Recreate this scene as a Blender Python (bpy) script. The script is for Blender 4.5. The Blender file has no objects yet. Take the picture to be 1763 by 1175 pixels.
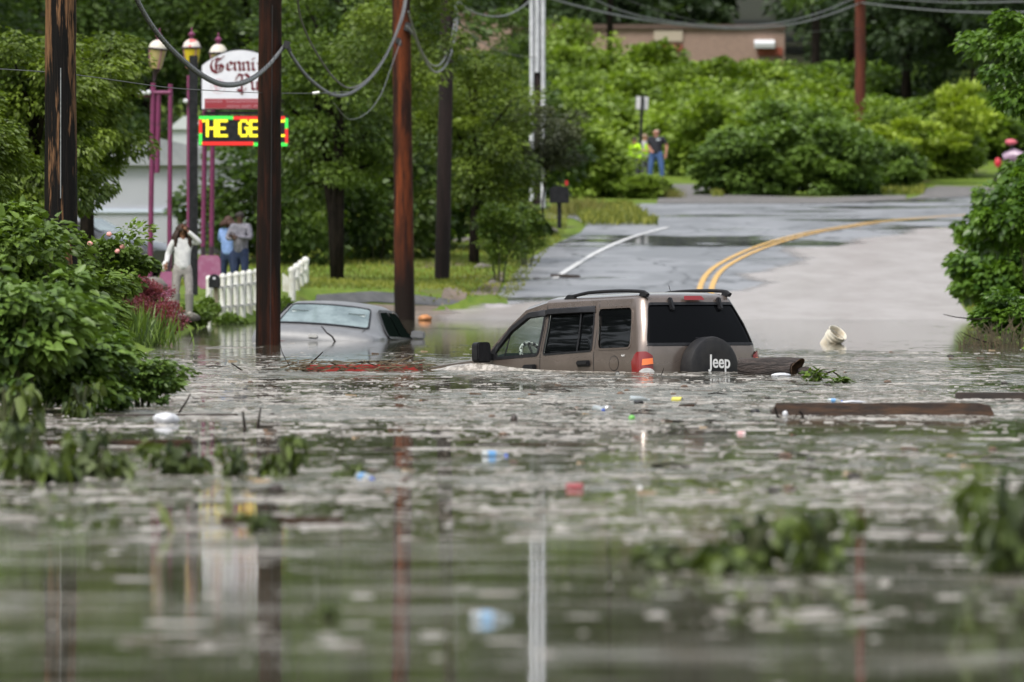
import bpy, bmesh, math, random
import numpy as np
from mathutils import Vector, Matrix, Euler
from mathutils.geometry import delaunay_2d_cdt
R = math.radians
sc = bpy.context.scene
# ---------------------------------------------------------------- camera
F = 1763*300/36.0      # focal length in photo pixels
HZ = 454.0             # photo row of the horizon
CH = 1.2               # camera height above the flood water
cam_data = bpy.data.cameras.new('camera')
cam = bpy.data.objects.new('camera', cam_data)
sc.collection.objects.link(cam)
cam.location = (0, 0, CH)
cam.rotation_euler = (R(90), 0, 0)
cam_data.lens = 300
cam_data.sensor_width = 36
cam_data.shift_y = -(587.5-HZ)/1763
cam_data.clip_start = 1
cam_data.clip_end = 3000
cam_data.dof.use_dof = True
cam_data.dof.focus_distance = 95
cam_data.dof.aperture_fstop = 4.6
sc.camera = cam
# ---------------------------------------------------------------- light
SUN_EL, SUN_AZ = 58, 215      # azimuth clockwise from +Y: high, behind the camera to the left
world = bpy.data.worlds.new('World')
sc.world = world
world.use_nodes = True
nt = world.node_tree
nt.nodes.clear()
sky = nt.nodes.new('ShaderNodeTexSky')
sky.sky_type = 'NISHITA'
sky.sun_disc = False
sky.sun_elevation = R(SUN_EL)
sky.sun_rotation = R(SUN_AZ)
sky.air_density = 1.6
sky.dust_density = 3.5
hs = nt.nodes.new('ShaderNodeHueSaturation')
hs.inputs['Saturation'].default_value = 0.35
bg = nt.nodes.new('ShaderNodeBackground')
bg.inputs[1].default_value = 0.12
wo = nt.nodes.new('ShaderNodeOutputWorld')
nt.links.new(sky.outputs[0], hs.inputs['Color'])
nt.links.new(hs.outputs[0], bg.inputs[0])
nt.links.new(bg.outputs[0], wo.inputs[0])
sd = bpy.data.lights.new('sun', 'SUN')
sd.energy = 1.5
sd.angle = R(18)
sd.color = (1.0, 0.96, 0.9)
sun = bpy.data.objects.new('sun', sd)
sc.collection.objects.link(sun)
az, el = R(SUN_AZ), R(SUN_EL)
sdir = Vector((math.sin(az)*math.cos(el), math.cos(az)*math.cos(el), math.sin(el)))
sun.rotation_euler = (-sdir).to_track_quat('-Z', 'Y').to_euler()
sc.view_settings.view_transform = 'Standard'
sc.view_settings.look = 'None'
sc.view_settings.exposure = 0.85
sc.view_settings.gamma = 1.0
sc.cycles.max_bounces = 6
sc.cycles.diffuse_bounces = 2
sc.cycles.glossy_bounces = 3
sc.cycles.transmission_bounces = 4
sc.cycles.transparent_max_bounces = 6
sc.cycles.caustics_reflective = False
sc.cycles.caustics_refractive = False

# ---------------------------------------------------------------- placing
def at(px, row, s):
    "photo pixel + scale (pixels per metre there) -> point"
    return Vector(((px-881.5)/s, F/s, CH+(HZ-row)/s))
def on_water(px, row):
    s = (row-HZ)/CH
    return Vector(((px-881.5)/s, F/s, 0))
def lerp_tab(tab, v):
    return float(np.interp(v, [t[0] for t in tab], [t[1] for t in tab]))
BASE = [(0,-1.6),(150,-1.2),(176,-.3),(184,0),(204,.7),(245,2.35),(283,3.39),(300,3.85),(312,4.5),(340,6.6),(386,10.2),(450,13.5),(700,26),(900,30)]
XL = [(0,-1.9),(40,-2.3),(68,-2.9),(92,-3.9),(130,-5.4),(150,-5.9),(163,-5.75),(176,-6.3),(182,-4.6),(186,-3.5),(190,0)]
XR = [(0,32),(75,26),(100,10),(118,7.0),(184,9.7),(215,11.6),(240,14),(250,30),(260,60)]
def sstep(a, b, v):
    t = min(1, max(0, (v-a)/(b-a)))
    return t*t*(3-2*t)
def T(x, y):
    z = lerp_tab(BASE, y)
    l = lerp_tab(XL, y)
    if x < l:
        cap = .3 + .008*(max(y,100)-150)
        z = max(z, min(.5*(l-x), cap)+.02*max(0, l-x-1))
    elif y < 190:
        z = max(z, .8*(l-x))
    r = lerp_tab(XR, y)
    if y < 250:
        if x > r: z = max(z, 0) + min(.35*(x-r), .7)
        else: z = max(z, min(z, 0)*1.0) if y > 184 else max(z, .8*(x-r))
    return z
def on_ground(px, row, y0=170.0, y1=460.0):
    y = y0
    while y < y1:
        s = F/y
        x = (px-881.5)/s
        zr = CH+(HZ-row)/s
        if T(x, y) >= zr: break
        y += .25
    return Vector((x, y, T(x, y)))

# ---------------------------------------------------------------- objects
COL = sc.collection
def tag(o, label=None, cat=None, group=None, kind=None):
    if label: o['label'] = label
    if cat: o['category'] = cat
    if group: o['group'] = group
    if kind: o['kind'] = kind
    return o
def thing(name, label, cat, loc=(0,0,0), rot=(0,0,0), group=None, scale=1.0):
    o = bpy.data.objects.new(name, None)
    COL.objects.link(o)
    o.empty_display_size = .3
    o.location = loc
    o.rotation_euler = rot
    o.scale = (scale,)*3
    return tag(o, label, cat, group)
def dup_tree(root, loc, rot=None, scale=None, label=None, group=None):
    def cp(o, par):
        c = o.copy(); COL.objects.link(c)
        if par: c.parent = par
        for ch in list(kids.get(o.name, [])): cp(ch, c)
        return c
    kids = {}
    for o in list(sc.objects):
        if o.parent: kids.setdefault(o.parent.name, []).append(o)
    c = cp(root, None)
    c.location = loc
    if rot is not None: c.rotation_euler = rot
    if scale is not None: c.scale = scale if hasattr(scale, '__len__') else (scale,)*3
    if label: c['label'] = label
    if group: c['group'] = group
    return c

class MB:
    def __init__(s): s.v = []; s.f = []
    def add(s, vs, fs):
        n = len(s.v)
        s.v += [tuple(v) for v in vs]
        s.f += [tuple(i+n for i in f) for f in fs]
        return s
    def box(s, c, d, rot=None, taper=1.0):
        m = (Euler(rot).to_matrix() if rot is not None and not isinstance(rot, Matrix) else rot) or Matrix.Identity(3)
        vs = []
        for z in (-.5, .5):
            k = taper if z > 0 else 1
            for x, y in ((-.5,-.5),(.5,-.5),(.5,.5),(-.5,.5)):
                vs.append(Vector(c)+m@Vector((x*d[0]*k, y*d[1]*k, z*d[2])))
        return s.add(vs, [(3,2,1,0),(4,5,6,7),(0,1,5,4),(1,2,6,5),(2,3,7,6),(3,0,4,7)])
    def tube(s, pts, rad, n=8, cap=True):
        pts = [Vector(p) for p in pts]
        if not hasattr(rad, '__len__'): rad = [rad]*len(pts)
        vs = []; up = None
        for i, p in enumerate(pts):
            t = (pts[min(i+1, len(pts)-1)]-pts[max(i-1, 0)]).normalized()
            if up is None:
                up = t.orthogonal().normalized()
            up = (up-t*up.dot(t)).normalized()
            b = t.cross(up)
            for k in range(n):
                a = 2*math.pi*k/n
                vs.append(p+rad[i]*(math.cos(a)*up+math.sin(a)*b))
        fs = []
        for i in range(len(pts)-1):
            for k in range(n):
                k2 = (k+1) % n
                fs.append((i*n+k, i*n+k2, (i+1)*n+k2, (i+1)*n+k))
        if cap:
            fs.append(tuple(range(n-1, -1, -1)))
            fs.append(tuple((len(pts)-1)*n+k for k in range(n)))
        return s.add(vs, fs)
    def lathe(s, prof, n=16, c=(0,0,0), m=None, cap=True):
        m = m or Matrix.Identity(3)
        vs = []
        for r, z in prof:
            for k in range(n):
                a = 2*math.pi*k/n
                vs.append(Vector(c)+m@Vector((r*math.cos(a), r*math.sin(a), z)))
        fs = []
        for i in range(len(prof)-1):
            for k in range(n):
                k2 = (k+1) % n
                fs.append((i*n+k, i*n+k2, (i+1)*n+k2, (i+1)*n+k))
        if cap:
            fs.append(tuple(range(n-1, -1, -1)))
            fs.append(tuple((len(prof)-1)*n+k for k in range(n)))
        return s.add(vs, fs)
    def prism(s, poly, y0, y1, m=None, c=(0,0,0)):
        "polygon in xz extruded along y"
        m = m or Matrix.Identity(3)
        n = len(poly)
        vs = [Vector(c)+m@Vector((x, y, z)) for y in (y0, y1) for x, z in poly]
        return s.add(vs, [tuple(range(n-1, -1, -1))[::-1], tuple(range(2*n-1, n-1, -1))]+[(i, i+n, (i+1) % n+n, (i+1) % n) for i in range(n)])
    def rock(s, c, r, rng, flat=.7, n=10, m=6):
        prof = []
        vs = []
        for i in range(m+1):
            th = math.pi*i/m
            for k in range(n):
                a = 2*math.pi*k/n
                q = 1+rng.uniform(-.16, .16)
                vs.append((c[0]+r[0]*q*math.sin(th)*math.cos(a), c[1]+r[1]*q*math.sin(th)*math.sin(a), c[2]+r[2]*q*math.cos(th)))
        fs = [(i*n+k, (i+1)*n+k, (i+1)*n+(k+1) % n, i*n+(k+1) % n) for i in range(m) for k in range(n)]
        return s.add(vs, fs)
    def build(s, name, mat, parent=None, smooth=False, bevel=0, label=None, fix=True, loc=None):
        me = bpy.data.meshes.new(name)
        me.from_pydata(s.v, [], s.f)
        if fix:
            bm = bmesh.new(); bm.from_mesh(me)
            if bevel:
                es = [e for e in bm.edges if len(e.link_faces) == 2 and e.calc_face_angle(0) > .5]
                bmesh.ops.bevel(bm, geom=es, offset=bevel, segments=2, affect='EDGES', clamp_overlap=True)
            bmesh.ops.recalc_face_normals(bm, faces=bm.faces)
            bm.to_mesh(me); bm.free()
        me.materials.append(mat)
        if smooth:
            me.polygons.foreach_set('use_smooth', [True]*len(me.polygons))
            if smooth != 'all':
                me.set_sharp_from_angle(angle=R(40))
        o = bpy.data.objects.new(name, me)
        COL.objects.link(o)
        if parent: o.parent = parent
        if label: o['label'] = label
        if loc is not None: o.location = loc
        return o

# ---------------------------------------------------------------- materials
def mat(name, col, rough=.6, metal=0, noise=None, col2=None, bump=0, bscale=None, spec=.5, emit=None, estr=1, stretch=(1,1,1), lo=.4, hi=.6, coat=0, detail=4):
    m = bpy.data.materials.new(name); m.use_nodes = True
    n = m.node_tree; b = n.nodes['Principled BSDF']
    b.inputs['Base Color'].default_value = (*col, 1)
    b.inputs['Roughness'].default_value = rough
    b.inputs['Metallic'].default_value = metal
    b.inputs['Specular IOR Level'].default_value = spec
    b.inputs['Coat Weight'].default_value = coat
    b.inputs['Coat Roughness'].default_value = .14
    if emit:
        b.inputs['Emission Color'].default_value = (*emit, 1)
        b.inputs['Emission Strength'].default_value = estr
    if noise or bump:
        tc = n.nodes.new('ShaderNodeTexCoord'); mp = n.nodes.new('ShaderNodeMapping')
        mp.inputs['Scale'].default_value = stretch
        n.links.new(tc.outputs['Object'], mp.inputs['Vector'])
    if noise:
        no = n.nodes.new('ShaderNodeTexNoise'); no.inputs['Scale'].default_value = noise
        no.inputs['Detail'].default_value = detail
        no.inputs['Roughness'].default_value = .65
        n.links.new(mp.outputs[0], no.inputs['Vector'])
        mr = n.nodes.new('ShaderNodeMapRange')
        mr.inputs['From Min'].default_value = lo; mr.inputs['From Max'].default_value = hi
        n.links.new(no.outputs[0], mr.inputs['Value'])
        mx = n.nodes.new('ShaderNodeMix'); mx.data_type = 'RGBA'
        mx.inputs[6].default_value = (*col, 1)
        mx.inputs[7].default_value = (*(col2 or tuple(c*.6 for c in col)), 1)
        n.links.new(mr.outputs[0], mx.inputs[0])
        n.links.new(mx.outputs[2], b.inputs['Base Color'])
    if bump:
        nb = n.nodes.new('ShaderNodeTexNoise'); nb.inputs['Scale'].default_value = bscale or 20
        nb.inputs['Detail'].default_value = 4
        n.links.new(mp.outputs[0], nb.inputs['Vector'])
        bp = n.nodes.new('ShaderNodeBump'); bp.inputs['Distance'].default_value = bump
        n.links.new(nb.outputs[0], bp.inputs['Height'])
        n.links.new(bp.outputs[0], b.inputs['Normal'])
    return m
def leaf_mat(name, c1, c2, rough=.5, trans=.3, spec=.5):
    m = bpy.data.materials.new(name); m.use_nodes = True
    n = m.node_tree; b = n.nodes['Principled BSDF']; out = n.nodes['Material Output']
    at_ = n.nodes.new('ShaderNodeAttribute'); at_.attribute_name = 'tint'
    mx = n.nodes.new('ShaderNodeMix'); mx.data_type = 'RGBA'
    mx.inputs[6].default_value = (*c1, 1); mx.inputs[7].default_value = (*c2, 1)
    n.links.new(at_.outputs['Fac'], mx.inputs[0])
    n.links.new(mx.outputs[2], b.inputs['Base Color'])
    b.inputs['Roughness'].default_value = rough
    b.inputs['Specular IOR Level'].default_value = spec
    if trans:
        tr = n.nodes.new('ShaderNodeBsdfTranslucent')
        g = n.nodes.new('ShaderNodeMix'); g.data_type = 'RGBA'; g.blend_type = 'MULTIPLY'
        g.inputs[0].default_value = 1
        g.inputs[7].default_value = (1.3, 1.35, .5, 1)
        n.links.new(mx.outputs[2], g.inputs[6])
        n.links.new(g.outputs[2], tr.inputs['Color'])
        ms = n.nodes.new('ShaderNodeMixShader'); ms.inputs[0].default_value = trans
        n.links.new(b.outputs[0], ms.inputs[1]); n.links.new(tr.outputs[0], ms.inputs[2])
        n.links.new(ms.outputs[0], out.inputs['Surface'])
    return m
# ================================================================ setting
def noise_node(n, vec, scale, detail=3, rough=.6):
    no = n.nodes.new('ShaderNodeTexNoise'); no.inputs['Scale'].default_value = scale
    no.inputs['Detail'].default_value = detail; no.inputs['Roughness'].default_value = rough
    n.links.new(vec, no.inputs['Vector']); return no.outputs[0]
def mapping(n, scale, loc=(0,0,0)):
    g = n.nodes.new('ShaderNodeNewGeometry'); mp = n.nodes.new('ShaderNodeMapping')
    mp.inputs['Scale'].default_value = scale; mp.inputs['Location'].default_value = loc
    n.links.new(g.outputs['Position'], mp.inputs['Vector']); return mp.outputs[0]
def mrange(n, v, a, b, c=0, d=1):
    m = n.nodes.new('ShaderNodeMapRange')
    for k, q in zip(('From Min','From Max','To Min','To Max'), (a,b,c,d)): m.inputs[k].default_value = q
    n.links.new(v, m.inputs['Value']); return m.outputs[0]
def mth(n, op, a, b=None):
    m = n.nodes.new('ShaderNodeMath'); m.operation = op
    for i, q in enumerate((a, b)):
        if q is None: continue
        if isinstance(q, (int, float)): m.inputs[i].default_value = q
        else: n.links.new(q, m.inputs[i])
    return m.outputs[0]
def mixc(n, f, a, b):
    m = n.nodes.new('ShaderNodeMix'); m.data_type = 'RGBA'
    for i, q in ((6, a), (7, b)):
        if isinstance(q, tuple): m.inputs[i].default_value = (*q, 1)
        else: n.links.new(q, m.inputs[i])
    if isinstance(f, (int, float)): m.inputs[0].default_value = f
    else: n.links.new(f, m.inputs[0])
    return m.outputs[2]
def curve_y(n, tab):
    "piecewise value along world y"
    g = n.nodes.new('ShaderNodeNewGeometry'); sp = n.nodes.new('ShaderNodeSeparateXYZ')
    n.links.new(g.outputs['Position'], sp.inputs[0])
    mr = mrange(n, sp.outputs['Y'], tab[0][0], tab[-1][0])
    r = n.nodes.new('ShaderNodeValToRGB')
    r.color_ramp.elements[0].position = 0; r.color_ramp.elements[0].color = (tab[0][1],)*3+(1,)
    r.color_ramp.elements[1].position = 1; r.color_ramp.elements[1].color = (tab[-1][1],)*3+(1,)
    for y, v in tab[1:-1]:
        e = r.color_ramp.elements.new((y-tab[0][0])/(tab[-1][0]-tab[0][0])); e.color = (v,)*3+(1,)
    n.links.new(mr, r.inputs[0]); return r.outputs[0]

# --- water
m_water = bpy.data.materials.new('flood_water'); m_water.use_nodes = True
n = m_water.node_tree; b = n.nodes['Principled BSDF']; out = n.nodes['Material Output']
b.inputs['Base Color'].default_value = (.06, .056, .036, 1)
b.inputs['IOR'].default_value = 1.33
# wind-roughened patches: long streaks where small waves catch the sky
big = noise_node(n, mapping(n, (.28, .10, 1)), 1.0, 3)
streak = noise_node(n, mapping(n, (3.4, .62, 1)), 1.0, 5, .75)
dens = curve_y(n, [(20,.40),(28,.42),(34,.48),(39,.58),(44,.72),(50,.80),(56,.62),(62,.60),(67,.90),(100,.88),(112,.78),(124,.56),(135,.50),(190,.52)])
r1 = mth(n, 'ADD', mth(n, 'MULTIPLY', big, .55), mth(n, 'MULTIPLY', streak, .75))
r1 = mth(n, 'ADD', r1, mth(n, 'MULTIPLY', dens, .36))
ripple = mrange(n, r1, .93, 1.06)
b_r = mrange(n, ripple, 0, 1, .045, .30)
n.links.new(b_r, b.inputs['Roughness'])
w1 = noise_node(n, mapping(n, (3.0, 1.1, 1)), 1.0, 3)
w2 = noise_node(n, mapping(n, (9, 3, 1)), 1.0, 3)
bp = n.nodes.new('ShaderNodeBump'); bp.inputs['Distance'].default_value = .0009
n.links.new(w1, bp.inputs['Height'])
bp2 = n.nodes.new('ShaderNodeBump'); bp2.inputs['Distance'].default_value = .006
n.links.new(mth(n, 'MULTIPLY', w2, ripple), bp2.inputs['Height'])
n.links.new(bp.outputs[0], bp2.inputs['Normal'])
n.links.new(bp2.outputs[0], b.inputs['Normal'])
# scum: fine floating foam and mud flecks
sc1 = noise_node(n, mapping(n, (9, 1.3, 1), (3, 1, 0)), 1.0, 6, .8)
sc2 = noise_node(n, mapping(n, (.8, .16, 1), (7, 2, 0)), 1.0, 3)
sm = mth(n, 'ADD', mth(n, 'MULTIPLY', sc1, .7), mth(n, 'MULTIPLY', sc2, .35))
sm = mth(n, 'ADD', sm, mth(n, 'MULTIPLY', dens, .25))
scum = mrange(n, sm, .765, .825)
scol = noise_node(n, mapping(n, (3, .6, 1), (9, 9, 0)), 1.0, 3)
scolc = mixc(n, mrange(n, scol, .4, .62), (.27,.255,.23), (.15,.125,.095))
near_ = curve_y(n, [(20,.9),(32,1),(46,.9),(62,.45),(75,.15),(190,.0)])
film = mrange(n, mth(n, 'ADD', mth(n, 'MULTIPLY', noise_node(n, mapping(n, (1.3, 1.9, 1), (4,4,0)), 1.0, 4, .6), .6), mth(n, 'MULTIPLY', noise_node(n, mapping(n, (.25, .55, 1), (8,1,0)), 1.0, 3), .5)), .53, .67)
scum = mth(n, 'MAXIMUM', scum, mth(n, 'MULTIPLY', mth(n, 'MULTIPLY', film, near_), .62))
ds = n.nodes.new('ShaderNodeBsdfPrincipled'); n.links.new(scolc, ds.inputs['Base Color'])
ds.inputs['Roughness'].default_value = .5
ms = n.nodes.new('ShaderNodeMixShader')
n.links.new(mth(n, 'MULTIPLY', scum, .85), ms.inputs[0]); n.links.new(b.outputs[0], ms.inputs[1]); n.links.new(ds.outputs[0], ms.inputs[2])
n.links.new(ms.outputs[0], out.inputs['Surface'])
wt = MB().add([(-160,5,0),(160,5,0),(160,200,0),(-160,200,0)], [(0,1,2,3)]).build('water', m_water)
tag(wt, 'brown flood water covered with scum and floating litter', None, None, 'structure')

# --- ground: one sheet, fine near the road, coarse to the horizon
xs = sorted(set([-900,-500,-260,-150,-100,-70,-50,-40,-32]+[float(x) for x in range(-27, 32)]+[-.5+x for x in range(-8, 0)]+[38,46,60,80,120,200,400,900]))
ys = sorted(set([-200,0,20]+[float(y) for y in range(30, 178, 3)]+[float(y) for y in range(178, 320)]+[float(y) for y in range(320, 460, 6)]+[500,600,700,900,1500,2600]))
V = []; Fc = []
for y in ys:
    for x in xs:
        V.append((x, y, T(x, y)))
nx = len(xs)
for j in range(len(ys)-1):
    for i in range(nx-1):
        Fc.append((j*nx+i, j*nx+i+1, (j+1)*nx+i+1, (j+1)*nx+i))
m_ground = bpy.data.materials.new('grassy_ground'); m_ground.use_nodes = True
n = m_ground.node_tree; b = n.nodes['Principled BSDF']
g1 = noise_node(n, mapping(n, (.35,.25,.35)), 1, 5, .7)
g2 = noise_node(n, mapping(n, (2.5,1.2,2.5)), 1, 5, .7)
c = mixc(n, mrange(n, g2, .35, .65), (.075,.13,.018), (.14,.19,.03))
c = mixc(n, mrange(n, g1, .56, .66), c, (.12,.095,.065))
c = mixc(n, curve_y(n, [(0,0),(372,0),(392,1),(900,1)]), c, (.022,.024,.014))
n.links.new(c, b.inputs['Base Color']); b.inputs['Roughness'].default_value = .8; b.inputs['Specular IOR Level'].default_value = .08
bp = n.nodes.new('ShaderNodeBump'); bp.inputs['Distance'].default_value = .06
n.links.new(g2, bp.inputs['Height']); n.links.new(bp.outputs[0], b.inputs['Normal'])
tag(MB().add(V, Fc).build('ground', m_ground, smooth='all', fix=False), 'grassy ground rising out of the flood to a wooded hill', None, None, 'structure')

# --- draped sheets (roads, markings)
def drape(name, pts, off, m, world_pts=False, label=None, fade=0):
    P = [Vector(p) if world_pts else on_ground(*p) for p in pts]
    bm = bmesh.new()
    vs = [bm.verts.new((p[0], p[1], 0)) for p in P]
    bm.faces.new(vs)
    bmesh.ops.triangulate(bm, faces=bm.faces[:])
    for arr, nrm in ((xs, Vector((1,0,0))), (ys, Vector((0,1,0)))):
        k = 0 if nrm.x else 1
        lo = min(p[k] for p in P); hi = max(p[k] for p in P)
        for a in arr:
            if lo < a < hi:
                co = Vector((a,0,0)) if k == 0 else Vector((0,a,0))
                bmesh.ops.bisect_plane(bm, geom=bm.verts[:]+bm.edges[:]+bm.faces[:], plane_co=co, plane_no=nrm, dist=1e-5)
    if fade:
        lay = bm.verts.layers.float.new('edge')
        for v in bm.verts:
            q = Vector((v.co.x, v.co.y)); best = 9
            for a_, b_ in zip(P[:fade], P[1:fade]):
                a2 = Vector(a_[:2]); d2 = Vector(b_[:2])-a2; t = max(0, min(1, (q-a2).dot(d2)/max(1e-9, d2.length_squared)))
                e = q-(a2+d2*t); best = min(best, math.hypot(e.x/.9, e.y/2.2))
            v[lay] = min(1, best)
    for v in bm.verts: v.co.z = T(v.co.x, v.co.y)+off
    if fade:
        bmesh.ops.subdivide_edges(bm, edges=bm.edges[:], cuts=0)
    bmesh.ops.recalc_face_normals(bm, faces=bm.faces)
    if sum(f.normal.z for f in bm.faces) < 0:
        bmesh.ops.reverse_faces(bm, faces=bm.faces)
    me = bpy.data.meshes.new(name); bm.to_mesh(me); bm.free()
    me.materials.append(m)
    o = bpy.data.objects.new(name, me); COL.objects.link(o)
    return tag(o, label, None, None, 'structure')

m_road = bpy.data.materials.new('wet_asphalt'); m_road.use_nodes = True
n = m_road.node_tree; b = n.nodes['Principled BSDF']
fine = noise_node(n, mapping(n, (14, 5, 1)), 1, 4, .7)
pud = noise_node(n, mapping(n, (.10, .16, .3), (2.2, .7, 0)), 1, 5, .62)
c = mixc(n, mrange(n, fine, .3, .7), (.17,.173,.19), (.24,.243,.26))
n.links.new(c, b.inputs['Base Color'])
vo = n.nodes.new('ShaderNodeTexVoronoi'); vo.feature = 'DISTANCE_TO_EDGE'; vo.inputs['Scale'].default_value = .42
_wv = n.nodes.new('ShaderNodeVectorMath'); _wv.operation = 'ADD'
_nn = n.nodes.new('ShaderNodeTexNoise'); _nn.inputs['Scale'].default_value = 1.4
_mp = mapping(n, (1, .55, 1)); n.links.new(_mp, _nn.inputs['Vector']); n.links.new(_mp, _wv.inputs[0]); n.links.new(_nn.outputs[1], _wv.inputs[1])
n.links.new(_wv.outputs[0], vo.inputs['Vector'])
_pt = noise_node(n, mapping(n, (.35, .12, 1), (3, 6, 0)), 1, 3)
c = mixc(n, mrange(n, _pt, .5, .58), c, (.13,.133,.145))
c = mixc(n, mrange(n, vo.outputs[0], .012, .03, 1, 0), c, (.035,.035,.04))
n.links.new(c, b.inputs['Base Color'])
pr = mrange(n, pud, .55, .60)
n.links.new(mrange(n, pr, 0, 1, .38, .05), b.inputs['Roughness'])
b.inputs['Specular IOR Level'].default_value = .8
bp = n.nodes.new('ShaderNodeBump')
n.links.new(mrange(n, pr, 0, 1, .01, .0), bp.inputs['Distance'])
n.links.new(fine, bp.inputs['Height']); n.links.new(bp.outputs[0], b.inputs['Normal'])
road_pts = [(845,556),(855,510),(880,478),(905,452),(950,424),(1000,402),(1010,389),(985,377),(880,382),(880,372),(1000,367),(1060,361),(1100,352),(1200,352),(1400,352),(1560,345),(1700,338),(1850,332),(1950,332),
            (1950,395),(1700,410),(1640,470),(1640,556)]
def ground_or_water(px, row):
    return on_ground(px, row)
drape('road', road_pts, .02, m_road, label='wet grey two-lane road climbing out of the flood')
# gravel aprons at the far side
m_gravel = mat('wet_gravel', (.16,.15,.145), .7, noise=3, col2=(.10,.095,.09), bump=.02, bscale=30)
drape('gravel_shoulder', [(1130,352.5),(1140,330),(1160,319),(1215,319),(1225,326),(1260,338),(1400,342),(1560,338),(1560,346),(1420,352.5)], .035, m_gravel, label='gravel shoulder beyond the road')
drape('gravel_turnout', [(1556,345.5),(1580,340),(1592,334),(1588,328),(1612,321.5),(1650,323),(1720,324),(1850,324),(1850,333),(1700,339)], .035, m_gravel, label='gravel turnout at the far right bend')
m_drive = mat('wet_driveway', (.10,.098,.095), .45, noise=2, col2=(.06,.06,.06), bump=.01, bscale=30)
drape('driveway', [(540,524),(545,512),(640,508),(700,515),(770,517),(800,524),(760,530),(640,530)], .03, m_drive, label='wet driveway strip in front of the lawn')
m_silt = mat('silt', (.20,.155,.12), .55, noise=1.2, col2=(.13,.10,.075), bump=.02, bscale=8)
drape('mud_verge', [(560,556),(610,531),(760,531),(800,525),(850,512),(856,508),(870,470),(862,470),(842,508),(820,500),(760,520),(850,556)], .024, m_silt, label='brown silt at the water edge')
# --- muddy stream running down the right half of the road
m_mud = bpy.data.materials.new('muddy_flow'); m_mud.use_nodes = True
n = m_mud.node_tree; b = n.nodes['Principled BSDF']
f1 = noise_node(n, mapping(n, (.9, .25, 1)), 1, 5, .65)
n.links.new(mixc(n, mrange(n, f1, .35, .7), (.39,.35,.34), (.29,.25,.235)), b.inputs['Base Color'])
b.inputs['Roughness'].default_value = .24; b.inputs['IOR'].default_value = 1.33
_ea = n.nodes.new('ShaderNodeAttribute'); _ea.attribute_name = 'edge'
_en = noise_node(n, mapping(n, (.8, .5, 1), (5,5,0)), 1, 5, .7)
_ef = mrange(n, mth(n, 'ADD', _ea.outputs['Fac'], mth(n, 'MULTIPLY', mth(n, 'SUBTRACT', _en, .5), 1.6)), .02, .55)
n.links.new(_ef, b.inputs['Alpha'])
bp = n.nodes.new('ShaderNodeBump'); bp.inputs['Distance'].default_value = .012
n.links.new(noise_node(n, mapping(n, (5, 1.5, 1)), 1, 4, .6), bp.inputs['Height']); n.links.new(bp.outputs[0], b.inputs['Normal'])
rg = random.Random(4)
mud_edge = [(735,552),(760,536),(830,528),(900,520),(1000,519),(1090,515),(1180,508),(1260,503),(1310,491),(1275,481),(1262,474),(1330,463),(1370,448),(1335,437),(1352,428),(1440,426),(1455,414),(1540,405),(1560,396),(1650,391),(1700,388)]
drape('muddy_stream', mud_edge+[(1760,388),(1690,430),(1640,470),(1650,520),(1700,552.5)], .034, m_mud, fade=len(mud_edge), label='pale muddy water running down the road')
# --- painted lines
m_yel = mat('yellow_paint', (.62,.36,.07), .45, noise=6, col2=(.42,.26,.08), lo=.5, hi=.7)
m_wht = mat('white_paint', (.62,.62,.62), .45, noise=6, col2=(.4,.4,.4), lo=.5, hi=.7)
def line_strip(pts, w, off, m, name, label):
    G = []
    P = [on_ground(*p) for p in pts]
    # smooth by Catmull-Rom
    for i in range(len(P)-1):
        p0 = P[max(i-1,0)]; p1 = P[i]; p2 = P[i+1]; p3 = P[min(i+2,len(P)-1)]
        for k in range(6):
            t = k/6
            G.append(.5*((2*p1)+(p2-p0)*t+(2*p0-5*p1+4*p2-p3)*t*t+(3*p1-p0-3*p2+p3)*t**3))
    G.append(P[-1])
    L = []; Rr = []
    for i, p in enumerate(G):
        t = (G[min(i+1,len(G)-1)]-G[max(i-1,0)]); t.z = 0; t.normalize()
        s_ = Vector((-t.y, t.x, 0))
        L.append(p+s_*(off+w/2)); Rr.append(p+s_*(off-w/2))
    mb = MB()
    vs = []
    for a, c_ in zip(L, Rr):
        vs += [(a.x, a.y, T(a.x,a.y)+.042), (c_.x, c_.y, T(c_.x,c_.y)+.042)]
    mb.add(vs, [(2*i, 2*i+1, 2*i+3, 2*i+2) for i in range(len(G)-1)])
    o = mb.build(name, m, fix=False)
    return tag(o, label, None, None, 'structure')
yl = [(1214,512),(1216,496),(1226,476),(1247,458),(1290,436),(1340,418),(1400,403),(1470,391),(1540,382),(1640,374),(1760,368)]
line_strip(yl, .13, .14, m_yel, 'road_marking', 'left yellow centre line of the road')
line_strip(yl, .13, -.14, m_yel, 'road_marking', 'right yellow centre line of the road')
line_strip([(955,483),(985,463),(1030,436),(1085,412),(1150,394)], .15, 0, m_wht, 'road_marking', 'white edge line on the left of the road')
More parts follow.
